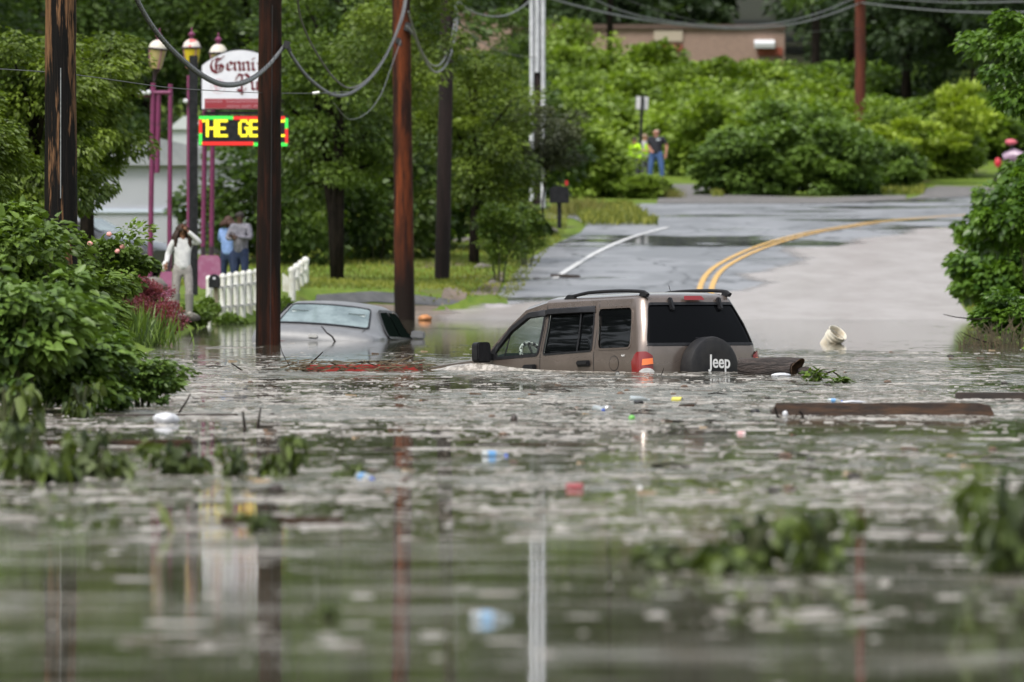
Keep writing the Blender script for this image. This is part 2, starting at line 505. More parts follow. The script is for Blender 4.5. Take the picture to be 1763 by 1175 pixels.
# ================================================================ panels on a curved wall
def inpoly(x, y, P):
    r = False; j = len(P)-1
    for i in range(len(P)):
        if (P[i][1] > y) != (P[j][1] > y) and x < (P[j][0]-P[i][0])*(y-P[i][1])/(P[j][1]-P[i][1])+P[i][0]: r = not r
        j = i
    return r
def rounded(P, r, n=4):
    out = []
    for i in range(len(P)):
        a = Vector(P[i-1]); b_ = Vector(P[i]); c = Vector(P[(i+1) % len(P)])
        rr = min(r, (a-b_).length*.45, (c-b_).length*.45)
        p = b_+(a-b_).normalized()*rr; q = b_+(c-b_).normalized()*rr
        for k in range(n+1):
            t = k/n
            out.append(tuple(p*(1-t)**2+b_*2*t*(1-t)+q*t*t))
    return out
def densify(P, d):
    out = []
    for i in range(len(P)):
        a = Vector(P[i]); b_ = Vector(P[(i+1) % len(P)])
        k = max(1, int((b_-a).length/d))
        out += [tuple(a.lerp(b_, j/k)) for j in range(k)]
    return out
def panel(outline, holes, fn, off=0, d=.08, back=None):
    "triangulated sheet over (a,z) mapped by fn(a,z,off)"
    outline = densify(outline, d); holes = [densify(h, d) for h in holes]
    vs = []; es = []
    for L in [outline]+holes:
        n0 = len(vs); vs += [Vector(p) for p in L]
        es += [(n0+i, n0+(i+1) % len(L)) for i in range(len(L))]
    x0 = min(p[0] for p in outline); x1 = max(p[0] for p in outline)
    z0 = min(p[1] for p in outline); z1 = max(p[1] for p in outline)
    y = z0+d*.5
    while y < z1:
        x = x0+d*.5
        while x < x1:
            if inpoly(x, y, outline) and not any(inpoly(x, y, h) for h in holes): vs.append(Vector((x, y)))
            x += d
        y += d
    r = delaunay_2d_cdt(vs, es, [], 0, 1e-5)
    V2 = r[0]; Fs = []
    for f in r[2]:
        cx = sum(V2[i][0] for i in f)/len(f); cy = sum(V2[i][1] for i in f)/len(f)
        if inpoly(cx, cy, outline) and not any(inpoly(cx, cy, h) for h in holes): Fs.append(tuple(f))
    mb = MB(); mb.add([fn(v[0], v[1], off) for v in V2], Fs)
    return mb
def band(path, w, fn, off, closed=True):
    "thin raised strip following a path in (a,z): trims and seams"
    P = densify(path, .06) if closed else path
    n = len(P); vs = []
    for i in range(n):
        p = Vector(P[i])
        a = Vector(P[i-1] if (closed or i) else P[0]); b_ = Vector(P[(i+1) % n] if (closed or i < n-1) else P[i])
        t = (b_-a).normalized(); s_ = Vector((-t.y, t.x))
        for k, o_ in ((-1, 0), (-1, 1), (1, 1), (1, 0)):
            q = p+s_*k*w/2
            vs.append(fn(q[0], q[1], off*o_))
    fs = []
    for i in range(n if closed else n-1):
        j = (i+1) % n
        for k in range(3): fs.append((i*4+k, i*4+k+1, j*4+k+1, j*4+k))
    return MB().add(vs, fs)
def pl(pts, n=8):
    G = []
    for i in range(len(pts)-1):
        for k in range(n): G.append(tuple(Vector(pts[i]).lerp(Vector(pts[i+1]), k/n)))
    return G+[tuple(pts[-1])]

m_carp = mat('khaki_paint', (.185,.148,.128), .26, metal=.55, noise=3, col2=(.16,.128,.11), coat=.8)
m_tint = mat('tinted_glass', (.003,.0035,.004), .03, spec=.35)
m_tintr = mat('dark_rear_glass', (.003,.0033,.004), .05, spec=.08)
_n = m_carp.node_tree; _b = _n.nodes['Principled BSDF']
_tc = _n.nodes.new('ShaderNodeTexCoord'); _sp = _n.nodes.new('ShaderNodeSeparateXYZ'); _n.links.new(_tc.outputs['Object'], _sp.inputs[0])
_no = _n.nodes.new('ShaderNodeTexNoise'); _no.inputs['Scale'].default_value = 5; _no.inputs['Detail'].default_value = 6; _n.links.new(_tc.outputs['Object'], _no.inputs[0])
# silt line: height above the road falls off from the waterline, broken by noise
_h = mth(_n, 'ADD', mth(_n, 'ADD', _sp.outputs['Z'], mth(_n, 'MULTIPLY', _sp.outputs['X'], -.045)), mth(_n, 'MULTIPLY', _no.outputs[0], -.22))
_mk = mth(_n, 'MULTIPLY', mrange(_n, _h, .74, .88, 1, 0), .5)
_old = _b.inputs['Base Color'].links[0].from_socket
_n.links.new(mixc(_n, _mk, _old, (.105,.086,.07)), _b.inputs['Base Color'])
_n.links.new(mrange(_n, _mk, 0, 1, .26, .6), _b.inputs['Roughness'])
_n.links.new(mrange(_n, _mk, 0, .75, .8, .1), _b.inputs['Coat Weight'])
m_sideg = mat('dark_side_glass', (.006,.010,.008), .35, spec=0)
m_blackp = mat('black_plastic', (.010,.010,.012), .45, noise=30, col2=(.018,.018,.02), spec=.3)
m_rubber = mat('black_vinyl', (.012,.012,.014), .55, spec=.3, noise=6, col2=(.022,.021,.021), bump=.002, bscale=60)
m_redl = mat('red_lens', (.20,.006,.008), .15, coat=.6)
m_orl = mat('amber_lens', (.8,.16,.02), .2, coat=1)
m_clearl = mat('clear_lens', (.5,.5,.5), .12, coat=1)
m_seam = mat('dark_seam', (.012,.011,.011), .7)
m_white = mat('white_lettering', (.75,.75,.75), .5)
m_seat = mat('dark_seat', (.02,.02,.022), .8)
m_chk = bpy.data.materials.new('checked_cover'); m_chk.use_nodes = True
_n = m_chk.node_tree; _c = _n.nodes.new('ShaderNodeTexChecker'); _c.inputs['Scale'].default_value = 26
_c.inputs[1].default_value = (.75,.75,.75,1); _c.inputs[2].default_value = (.01,.01,.01,1)
_t = _n.nodes.new('ShaderNodeTexCoord'); _n.links.new(_t.outputs['Object'], _c.inputs[0])
_n.links.new(_c.outputs[0], _n.nodes['Principled BSDF'].inputs['Base Color'])
def glass_mat(name, tint, tr):
    m = bpy.data.materials.new(name); m.use_nodes = True
    n = m.node_tree; out = n.nodes['Material Output']; n.nodes.remove(n.nodes['Principled BSDF'])
    t = n.nodes.new('ShaderNodeBsdfTransparent'); t.inputs[0].default_value = (*tr, 1)
    g = n.nodes.new('ShaderNodeBsdfGlossy'); g.inputs['Roughness'].default_value = .03
    g.inputs[0].default_value = (*tint, 1)
    lw = n.nodes.new('ShaderNodeLayerWeight'); pw_ = n.nodes.new('ShaderNodeMath'); pw_.operation = 'POWER'; pw_.inputs[1].default_value = 4
    n.links.new(lw.outputs['Facing'], pw_.inputs[0])
    fr = n.nodes.new('ShaderNodeMath'); fr.operation = 'MULTIPLY_ADD'; fr.inputs[1].default_value = .9; fr.inputs[2].default_value = .04
    n.links.new(pw_.outputs[0], fr.inputs[0])
    ms = n.nodes.new('ShaderNodeMixShader')
    n.links.new(fr.outputs[0], ms.inputs[0]); n.links.new(t.outputs[0], ms.inputs[1]); n.links.new(g.outputs[0], ms.inputs[2])
    n.links.new(ms.outputs[0], out.inputs['Surface']); return m
m_glass = glass_mat('clear_glass', (1,1,1), (.72,.78,.74))

def interp(tab, z): return float(np.interp(z, [t[0] for t in tab], [t[1] for t in tab]))
# car space: x forward from the tailgate, y left, z up from the road
WZ = [(.3,.86),(.55,.885),(.8,.90),(1.0,.895),(1.14,.875),(1.4,.795),(1.66,.70),(1.72,.665)]
UZ = [(.3,.02),(.8,0),(1.14,.02),(1.4,.10),(1.66,.22),(1.72,.26)]
RC = .15
ZTOP = 1.69
def suv(a, z, off=0):
    w = interp(WZ, z); u0 = interp(UZ, z)
    if a < 0: x, y, nx_, ny_ = u0+RC-a, w, 0, 1
    elif a < 1:
        t = a*math.pi/2
        x, y, nx_, ny_ = u0+RC-RC*math.sin(t), w-RC+RC*math.cos(t), -math.sin(t), math.cos(t)
    elif a < 3:
        x, y, nx_, ny_ = u0, (w-RC)*(2-a), -1, 0
        x -= .05*(1-(2-a)**2)
    elif a < 4:
        t = (a-3)*math.pi/2
        x, y, nx_, ny_ = u0+RC-RC*math.cos(t), -(w-RC)-RC*math.sin(t), -math.cos(t), -math.sin(t)
    else: x, y, nx_, ny_ = u0+RC+(a-4), -w, 0, -1
    # the nose narrows
    if x > 3.2: y *= 1-.06*(x-3.2)
    return Vector((x+nx_*off, y+ny_*off, z+.25*off))
YAW = R(38)
f_w = Vector((-math.sin(YAW), math.cos(YAW), 0))
rotm = Matrix.Rotation(math.atan2(f_w.y, f_w.x), 3, 'Z')@Matrix.Rotation(R(2.1), 3, 'Y')
tgt = on_water(1107, 641); tgt.z = 0
loc = tgt-rotm@Vector((0.05, .87*.95, .865))
car = thing('suv', 'beige brown boxy SUV sunk to its door handles with a black spare wheel cover', 'car', loc, rotm.to_euler())
car.scale = (1, .95, 1)
A = lambda u: RC-u          # left side: a for a distance u at the sill line
def side(a): return a
# window outlines in (a,z)
Wq = rounded([(A(.235),1.135),(A(.82),1.135),(A(.80),1.60),(A(.19),1.60)], .07)
Wr = rounded([(A(.93),1.125),(A(1.80),1.105),(A(1.66),1.59),(A(.86),1.60)], .04)
Wf = rounded([(A(1.90),1.105),(A(2.78),1.085),(A(2.64),1.17),(A(2.32),1.42),(A(2.03),1.56),(A(1.75),1.585)], .05)
ZR = 1.69
Lout = [(A(3.95),.45),(2,.45),(2,ZR),(A(1.72),ZR),(A(2.10),1.62),(A(2.42),1.44),(A(2.90),1.09),(A(3.95),1.02)]
def mir(P): return [(4-a, z) for a, z in P][::-1]
G = rounded([(.62,1.17),(3.38,1.17),(3.30,1.625),(.70,1.625)], .10)
# body: left half, right half, roof, bonnet joined in one mesh
allb = MB()
Rout = [(2,.45),(4-A(3.95),.45),(4-A(3.95),1.02),(4-A(2.90),1.09),(4-A(2.42),1.44),(4-A(2.10),1.62),(4-A(1.72),ZR),(2,ZR)]
GL = [p for p in G if p[0] <= 2]; 
full = Lout[:1]+[(4-A(3.95),.45),(4-A(3.95),1.02),(4-A(2.90),1.09),(4-A(2.42),1.44),(4-A(2.10),1.62),(4-A(1.72),ZR)]+Lout[3:]
p0 = panel(full, [Wq, Wr, Wf, G, mir(Wq), mir(Wr), mir(Wf)], suv, 0, .09)
allb.add(p0.v, p0.f)
# roof
ring = [suv(a, ZR) for a in np.linspace(A(1.72), 4-A(1.72), 90)]
cx = 1.0
vs = []; ks = [(1,0),(.97,.022),(.9,.043),(.75,.062),(.5,.075),(.25,.08),(0,.082)]
for k, dz in ks:
    for p in ring:
        fall = sstep(1.3, 2.0, p.x)
        vs.append(Vector((p.x if p.x > 1.5 else cx+(p.x-cx)*k if k > 0 else cx*.999+p.x*.001, p.y*k, p.z+dz)))
nr = len(ring)
allb.add(vs, [(j*nr+i, j*nr+i+1, (j+1)*nr+i+1, (j+1)*nr+i) for j in range(len(ks)-1) for i in range(nr-1)])
# header strip bridging roof front edge to the windscreen top, and the bonnet
fr = [(1,0),(.9,.043),(.75,.062),(.5,.075),(.0,.082),(-.5,.075),(-.75,.062),(-.9,.043),(-1,0)]
fl = suv(A(1.72), ZR); f2 = suv(A(2.10), 1.62)
vs = [Vector((fl.x, fl.y*k, fl.z+dz)) for k, dz in fr]+[Vector((f2.x+.10*(1-k*k), f2.y*k, f2.z+dz*.9)) for k, dz in fr]
allb.add(vs, [(i, i+1, i+10, i+9) for i in range(8)])
hs_ = []
for u, zz, cw in ((2.90,1.09,.05),(3.2,1.10,.06),(3.6,1.075,.06),(3.95,1.02,.05)):
    e = suv(A(u), min(zz, 1.09) if u < 3 else 1.09-(u-2.9)*.066)
    for k in np.linspace(1, -1, 9): hs_.append(Vector((e.x, e.y*k, e.z+cw*(1-k**4)+(zz-e.z)*0)))
allb.add(hs_, [(j*9+i, j*9+i+1, j*9+i+10, j*9+i+9) for j in range(3) for i in range(8)])
ft = [suv(A(3.95), z) for z in (1.02,.45)]
allb.add([Vector((ft[0].x, ft[0].y*k, z)) for z in (1.02,.45) for k in (1,-1)], [(0,1,3,2)])
body = allb.build('body', m_carp, car, smooth=True)
# windscreen
a0 = suv(A(2.10), 1.61); a1 = suv(A(2.42), 1.44); a2 = suv(A(2.90), 1.09)
vs = []
for e in (a0, a1, a2):
    for k in np.linspace(1, -1, 7): vs.append(Vector((e.x+.12*(1-k*k)-.01, e.y*k*.99, e.z+.03*(1-k*k))))
MB().add(vs, [(j*7+i, j*7+i+1, j*7+i+8, j*7+i+7) for j in range(2) for i in range(6)]).build('windscreen', m_glass, car, smooth='all')
def win(name, P, m, label=None):
    w_ = panel(P, [], suv, -.012, .12).build(name, m, car, smooth='all', label=label)
    return w_
w1_ = win('side_window', Wq, m_tint); band(Wq, .022, suv, .006).build('trim', m_carp, w1_)
w2_ = win('side_window', Wr, m_tint); band(Wr, .020, suv, .006).build('trim', m_blackp, w2_)
band(pl([(A(1.19),1.12),(A(1.10),1.585)]), .022, suv, .004, False).build('divider', m_blackp, w2_)
w3_ = win('side_window', Wf, m_glass, 'clear front side window'); band(Wf, .032, suv, .006).build('trim', m_blackp, w3_)
band(pl([(A(2.50),1.10),(A(2.40),1.34)]), .02, suv, .004, False).build('divider', m_blackp, w3_)
panel([(A(2.62),1.10),(A(2.84),1.09),(A(2.62),1.27)], [], suv, .008, .1).build('mirror_base', m_blackp, car)
win('side_window', mir(Wq), m_tint); win('side_window', mir(Wr), m_tint); win('side_window', mir(Wf), m_glass)
rw_ = win('rear_window', G, m_tintr); band(G, .03, suv, .004).build('trim', m_blackp, rw_)
# rain visors over the doors
def visor(P, name):
    P = pl(P, 5); n_ = len(P); vs = []
    for i, p in enumerate(P):
        e = .012+.03*math.sin(math.pi*min(1, max(0, i/(n_-1))))**.35
        vs += [suv(p[0], p[1]+.030, .004), suv(p[0], p[1]+.012, e), suv(p[0], p[1]-.042, e), suv(p[0], p[1]-.044, 0)]
    MB().add(vs, [(4*i+k, 4*i+k+1, 4*i+k+5, 4*i+k+4) for i in range(n_-1) for k in range(3)]).build(name, m_blackp, car, smooth=True)
visor([(A(.84),1.60),(A(1.66),1.595),(A(1.74),1.575)], 'rain_visor')
visor([(A(1.74),1.585),(A(2.03),1.565),(A(2.34),1.42),(A(2.66),1.18)], 'rain_visor')
# seams
sm_ = MB()
for P in ([(A(.88),.5),(A(.885),1.1),(A(.76),ZR-.01)], [(A(1.85),.5),(A(1.85),1.1),(A(1.70),ZR-.02)], [(A(2.95),.5),(A(2.97),1.09)],
          [(.72,.5),(.72,1.15),(.72,ZR-.02)], [(3.28,.5),(3.28,1.15),(3.28,ZR-.02)], [(.62,1.155),(3.38,1.155)]):
    band(pl(P), .010, suv, .0015, False).build('door_seam', m_seam, body)
def ring_path(c, r, n=24): return [(c[0]+r*math.cos(2*math.pi*k/n), c[1]+r*math.sin(2*math.pi*k/n)) for k in range(n)]
cap = panel(ring_path((A(.52),.975), .078), [], suv, .003, .05).build('fuel_door', m_carp, car)
band(ring_path((A(.52),.975), .082), .008, suv, .002).build('door_seam', m_seam, cap)
# handles
def handle(u, z):
    mb = MB(); c = suv(A(u), z, .03); mb.box(c, (.20,.035,.05)); mb.box(suv(A(u), z, .012), (.23,.03,.07))
    mb.build('door_handle', m_blackp, car, smooth=True, bevel=.012)
handle(1.05, .985); handle(2.02, .965)
# mirrors
for sgn in (1, -1):
    mb = MB(); c = suv(A(2.72), 1.16); c.y = (c.y+.17)*sgn
    rr_ = rounded([(-.11,-.115),(.11,-.115),(.105,.115),(-.10,.115)], .05)
    mb.prism(rr_, -.06, .06, Matrix.Rotation(R(90), 3, 'Z'), c); o_ = mb.build('mirror', m_blackp, car, smooth=True, bevel=.015)
    arm = MB(); arm.box((c.x, c.y-.12*sgn, c.z-.05), (.07,.12,.06)); arm.build('mirror_arm', m_blackp, o_, smooth=True, bevel=.01)
# roof rails
for sgn in (1, -1):
    pts = []; 
    for t in np.linspace(0, 1, 24):
        u = .22+1.52*t
        z = 1.705+.062*min(1, (math.sin(math.pi*t)**.32 if 0 < t < 1 else 0)) - .03*max(0, t-.7)/.3
        pts.append((u, sgn*.62, z+.02))
    rail = MB().tube(pts, .020, 8).build('roof_rail', m_blackp, car, smooth=True)
    for u, l in ((.30,.17),(1.60,.24)):
        MB().box((u, sgn*.62, 1.735), (l,.05,.07), taper=.6).build('rail_foot', m_blackp, rail, smooth=True, bevel=.012)
# tail lights
def tl(sgn):
    fn = suv if sgn > 0 else (lambda a, z, o: suv(4-a, z, o))
    P = rounded([(-.06,.78),(.98,.78),(.98,1.075),(-.06,1.075)], .05)
    P2 = [(-.04,.70),(.85,.70),(.95,.9),(.93,1.04),(.6,1.085),(.2,1.085),(0,1.05),(-.05,.98)]
    h = panel(P2, [], lambda a, z, o: fn(a, z, o+.02*math.sin(math.pi*min(1, max(0, (a+.05))))), .012, .09).build('tail_light', m_redl, car, smooth=True)
    lens = panel([(.42,.93),(.90,.945),(.88,1.01),(.46,1.0)], [], fn, .034, .08).build('amber_lens', m_orl, h)
    panel(ring_path((.62,.845), .055), [], lambda a, z, o: fn(.62+(a-.62)*6, z, o), .036, .05).build('reversing_lens', m_clearl, h)
tl(1); tl(-1)
panel(rounded([(1.72,1.648),(2.28,1.648),(2.25,1.695),(1.75,1.695)], .02), [], lambda a, z, o: suv(a, min(z,1.70), o)+Vector((-.02,0,.012)), .012, .06).build('brake_light', m_redl, car)
for y0 in (.33, -.40):
    mb = MB(); mb.box((.16, y0, 1.62), (.05,.055,.15), rot=(0, R(20), R(4))); mb.build('glass_hinge', m_blackp, car, smooth=True, bevel=.012)
# spare wheel with cover
sp_c = Vector((-.02, .03, .875))
mY = Matrix.Rotation(R(-90), 3, 'Y')
prof = [(.30,-.02),(.345,.0),(.372,.05),(.375,.16),(.362,.205),(.33,.225),(.20,.235),(.0001,.238)]
spare = MB().lathe(prof, 48, sp_c, mY).build('spare_wheel_cover', m_rubber, car, smooth=True)
def text_obj(body_, size, m, parent, loc, rot, name='lettering', bold=0, ext=.002, xs_=1.0):
    cu = bpy.data.curves.new(name, 'FONT'); cu.body = body_; cu.size = size; cu.extrude = ext; cu.offset = bold
    cu.align_x = 'CENTER'; cu.align_y = 'CENTER'
    tmp = bpy.data.objects.new('tmp', cu); COL.objects.link(tmp)
    bpy.context.view_layer.update()
    me = bpy.data.meshes.new_from_object(tmp.evaluated_get(bpy.context.evaluated_depsgraph_get()))
    bpy.data.objects.remove(tmp)
    me.materials.clear(); me.materials.append(m)
    o = bpy.data.objects.new(name, me); COL.objects.link(o); o.parent = parent
    o.location = loc; o.rotation_euler = rot; o.scale = (xs_,1,1)
    return o
text_obj('Jeep', .205, m_white, spare, sp_c+Vector((-.243,-.05,.085)), (R(90), R(2), R(-90)), bold=.0032, xs_=.9)
text_obj('4x4', .038, m_white, body, suv(A(.36), 1.055, .004), (R(90), 0, R(180)), bold=0)
# mirror wiper
MB().tube([(-.02,-.22,1.19),(-.0,-.05,1.23),(.02,.1,1.235)], .008, 6).build('wiper', m_blackp, car)
# cabin
cab = MB()
cab.box((2.88,0,.99), (.40,1.45,.27), rot=(0,R(10),0))
cab.build('dashboard', mat('dash', (.045,.06,.065), .6), car, bevel=.05, smooth=True)
for y in (.38, -.38):
    st = MB(); st.box((1.72,y,1.0), (.14,.5,.55), rot=(0,R(-12),0)); st.box((1.62,y,1.36), (.09,.26,.18), rot=(0,R(-10),0)); st.build('front_seat', m_seat, car, bevel=.04, smooth=True)
st = MB(); st.box((.85,0,1.0), (.15,1.3,.6), rot=(0,R(-12),0)); st.build('rear_seat', m_seat, car, bevel=.04, smooth=True)
sw = MB(); tor = []
mS = Matrix.Translation((2.58,.40,1.11))@Matrix.Rotation(R(-62), 4, 'Y')
for k in range(33):
    a = 2*math.pi*k/32; tor.append((mS@Vector((.17*math.cos(a), .17*math.sin(a), 0)))[:])
sw.tube(tor, .022, 8, cap=False); swo = sw.build('steering_wheel', m_chk, car, smooth=True)
sp_ = MB()
for a in (0, 2.2, 4.1): sp_.tube([mS@Vector((0,0,0)), mS@Vector((.18*math.cos(a),.18*math.sin(a),0))], .014, 6)
sp_.build('spoke', m_blackp, swo)
MB().tube([(.9,-.3,1.77),(.93,-.3,1.85)], .004, 5).build('antenna', m_blackp, car)

# ================================================================ saloon
m_sil = mat('grey_paint', (.185,.19,.20), .42, noise=3, col2=(.155,.16,.17))
m_wglass = mat('painted_sky_glass', (.22,.28,.29), .08, spec=.8, noise=1.6, col2=(.12,.16,.17))  # pale sky reflection is put into the base colour of the glass
ph = R(10)
f2w = Vector((math.sin(ph), math.cos(ph), 0))
rm2 = Matrix.Rotation(math.atan2(f2w.y, f2w.x), 3, 'Z')@Matrix.Rotation(R(4.2), 3, 'X')@Matrix.Rotation(R(1.0), 3, 'Y')
t2 = on_water(541, 587)
loc2 = t2-rm2@Vector((0, -.02, .905))
sal = thing('saloon_car', 'silver grey saloon car sunk to its boot lid behind the thick dark pole', 'car', loc2, rm2.to_euler())
sal.scale = (1.0, 1.07, 1.07)
# stations: x, half profile
def sec(x, wb, zb, wt, zt, crown):
    return [(x,.90*wb/.9,.35),(x,.93*wb/.9,.65),(x,.925*wb/.9,.82),(x,wb,zb),(x,wb*.35+wt*.65,zb*.32+zt*.68),(x,wt,zt-.02),(x,wt*.9,zt+crown*.35),(x,wt*.5,zt+crown*.8),(x,0,zt+crown)]
st_ = [sec(-.05,.80,.80,.78,.82,.01), sec(.0,.88,.86,.80,.93,.02), sec(.12,.90,.93,.80,1.0,.03), sec(.62,.905,.96,.74,1.02,.03),
       sec(.95,.905,.965,.70,1.16,.04), sec(1.38,.90,.965,.64,1.345,.045), sec(1.6,.90,.965,.635,1.38,.05), sec(2.3,.90,.96,.635,1.39,.055), sec(2.75,.90,.95,.64,1.36,.05),
       sec(3.15,.90,.94,.68,1.15,.045), sec(3.5,.90,.93,.74,.97,.03), sec(4.3,.88,.88,.74,.90,.03), sec(4.95,.82,.75,.70,.76,.02)]
vs = []
for S_ in st_:
    vs += S_+[(p[0], -p[1], p[2]) for p in S_[-2::-1]]
m17 = 17
fs = [(j*m17+i, j*m17+i+1, (j+1)*m17+i+1, (j+1)*m17+i) for j in range(len(st_)-1) for i in range(m17-1)]
fs.append(tuple(range(m17))[::-1])
MB().add(vs, fs).build('body', m_sil, sal, smooth=True)
def surf2(x, k, off):
    "top surface at x, k in -1..1 across"
    xs2 = [S_[0][0] for S_ in st_]
    prof_ = [[np.interp(x, xs2, [S_[i][c] for S_ in st_]) for c in range(3)] for i in (5,6,7,8)]
    ks_ = [1,.9,.5,0]
    ak = abs(k)
    y = np.interp(ak, ks_[::-1], [p[1] for p in prof_][::-1]); z = np.interp(ak, ks_[::-1], [p[2] for p in prof_][::-1])
    return Vector((x, math.copysign(y, k), z))+off
nrm = Vector((-.45,0,.89))*.012
rw = panel(rounded([(-.93,.70),(.93,.70),(.90,1.34),(-.90,1.34)], .08), [], lambda a, z, o: surf2(z, a, nrm), 0, .1).build('rear_window', m_wglass, sal, smooth='all')
rfn = lambda a, z, o: surf2(z, a, nrm*(1+o*40))
band(rounded([(-.93,.70),(.93,.70),(.90,1.34),(-.90,1.34)], .08), .035, rfn, .012).build('trim', m_blackp, rw)
m_pale = mat('pale_cloth', (.45,.50,.50), .8)
for y in (.42, -.42): MB().box((1.0+.10,y,1.235), (.05,.30,.10), rot=(0,R(-30),0)).build('headrest', m_pale, sal, bevel=.03, smooth=True)
for sgn in (1, -1):
    def sd_(a, z, o, sgn=sgn):
        w0 = np.interp(a, [.6,1.4,2.7,3.5], [.905,.90,.90,.90]); 
        wt = np.interp(a, [.62,.95,1.38,2.3,3.15,3.5], [.74,.70,.64,.635,.68,.74]); zt = np.interp(a, [.62,.95,1.38,1.6,2.3,2.75,3.15,3.5], [1.0,1.14,1.325,1.36,1.37,1.34,1.13,.95])
        zb = .965; t = (z-zb)/max(.05, zt-zb); t = min(1, max(0, t))
        return Vector((a, sgn*(w0+(wt-w0)*(t*.65/.68 if t < .68 else .65+(t-.68)/.32*.35)+.035), z))
    pw = panel(rounded([(1.10,.985),(2.02,.985),(2.02,1.33),(1.48,1.32)], .05), [], sd_, 0, .1).build('side_window', m_sideg, sal)
    panel(rounded([(2.10,.985),(3.18,.975),(2.62,1.32),(2.10,1.33)], .05), [], sd_, 0, .1).build('side_window', m_sideg, sal)
    band(rounded([(1.04,.97),(3.24,.96),(2.64,1.345),(1.44,1.345)], .06), .03, lambda a, z, o: sd_(a, z, o)+Vector((0, sgn*o, 0)), .008).build('trim', m_blackp, sal)
    c_ = MB(); c_.box((3.0, sgn*1.02, 1.03), (.12,.20,.12)); c_.box((3.02, sgn*.92, .99), (.05,.1,.04)); c_.build('mirror', m_sil, sal, bevel=.02, smooth=True)
MB().box((-.035,0,.915), (.03,.13,.06)).build('badge', m_clearl, sal, bevel=.008)
tb = MB(); tb.box((-.035,.0,.80), (.06,1.5,.07)); tb.build('tail_light', mat('dull_red_lens', (.12,.012,.015), .3), sal, bevel=.02, smooth=True)
MB().box((.0,0,.855), (.035,1.52,.02)).build('boot_seam', m_seam, sal)
band([(-.86,.66),(-.86,.14)], .012, lambda a, z, o: surf2(z, a, Vector((0,0,.004+o))), .003, False).build('boot_seam', m_seam, sal)
band([(.86,.66),(.86,.14)], .012, lambda a, z, o: surf2(z, a, Vector((0,0,.004+o))), .003, False).build('boot_seam', m_seam, sal)
# ================================================================ utility poles
def pole_mat(name, c1, c2, c3, lo=.45, hi=.55, sc_=1.0, dark_to=None):
    m = bpy.data.materials.new(name); m.use_nodes = True
    n = m.node_tree; b = n.nodes['Principled BSDF']
    tc = n.nodes.new('ShaderNodeTexCoord')
    def mp(s_):
        q = n.nodes.new('ShaderNodeMapping'); q.inputs['Scale'].default_value = s_; n.links.new(tc.outputs['Object'], q.inputs['Vector']); return q.outputs[0]
    a = noise_node(n, mp((7*sc_,7*sc_,.7*sc_)), 1, 5, .7); g = noise_node(n, mp((60,60,1.6)), 1, 4, .7)
    big_ = noise_node(n, mp((3,3,.45)), 1, 2)
    c = mixc(n, mrange(n, mth(n,'ADD',mth(n,'MULTIPLY',a,.6),mth(n,'MULTIPLY',big_,.4)), lo, hi), c1, c2)
    c = mixc(n, mrange(n, g, .50, .66), c, c3)
    if dark_to:
        sp = n.nodes.new('ShaderNodeSeparateXYZ'); n.links.new(tc.outputs['Object'], sp.inputs[0])
        k = mth(n, 'ADD', sp.outputs['Z'], mth(n, 'MULTIPLY', a, 3.0))
        c = mixc(n, mrange(n, k, dark_to, dark_to+1.6), (.014,.009,.007), c)
    n.links.new(c, b.inputs['Base Color']); b.inputs['Roughness'].default_value = .7; b.inputs['Specular IOR Level'].default_value = .15
    bp = n.nodes.new('ShaderNodeBump'); bp.inputs['Distance'].default_value = .015
    n.links.new(g, bp.inputs['Height']); n.links.new(bp.outputs[0], b.inputs['Normal'])
    return m
m_p1 = pole_mat('split_bark_wood', (.004,.0035,.0035), (.19,.10,.05), (.012,.009,.007), .50, .54)
m_p2 = pole_mat('dark_creosote_wood', (.011,.006,.0045), (.062,.018,.009), (.005,.0035,.003), .47, .63)
m_p3 = pole_mat('rusty_wood', (.17,.042,.013), (.018,.008,.006), (.035,.012,.008), .42, .54, dark_to=2.3)
m_p5 = pole_mat('grey_dark_wood', (.03,.02,.02), (.02,.015,.015), (.015,.012,.012))
m_p6 = pole_mat('red_brown_wood', (.13,.035,.02), (.06,.022,.018), (.05,.02,.02), .44, .6)
def pole(bx, brow, s, wb, tx, wt, m, label, zb=None, trow=-420, group=None):
    b_ = at(bx, brow, s); t_ = at(tx, trow, s)
    if zb is not None: b_.z = zb
    dx = (t_.x-b_.x)
    mb = MB(); N = 26; pts = []; rad = []
    rg = random.Random(int(bx))
    for i in range(N+1):
        k = i/N
        pts.append((dx*k+rg.uniform(-.004,.004), rg.uniform(-.004,.004), (t_.z-b_.z)*k))
        rad.append((wb+(wt-wb)*min(1, k*1.3))/2/s*(1+rg.uniform(-.012,.012)))
    mb.tube(pts, rad, 20)
    root = thing('utility_pole', label, 'utility pole', b_)
    mb.build('pole_shaft', m, root, smooth=True)
    return root, b_, dx, t_.z-b_.z
P1 = pole(106, 640, 160, 60, 103, 52, m_p1, 'dark utility pole with pale split wood streaks, rising from the left bush', zb=-.3)
P2 = pole(461, 600, 117, 44, 468, 38, m_p2, 'thick dark brown utility pole standing in the flood before the pub sign', zb=-.6)
P3 = pole(697, 556, 81, 36, 686, 30, m_p3, 'rust orange and black utility pole at the edge of the flood', zb=-.3)
P4 = pole(761, 492, 71, 27, 779, 22, m_p5, 'dark weathered utility pole on the lawn behind the orange one')
P5 = pole(926, 352, 61, 20, 925, 18, m_p5, 'utility pole cased in white conduits beside the mailbox')
P6 = pole(1480, 300, 47, 19, 1483, 18, m_p6, 'slender reddish utility pole behind the big roadside bush')
m_cond = mat('white_conduit', (.55,.56,.60), .5, noise=4, col2=(.42,.43,.47))
r5 = P5[0]; s5 = 61.0
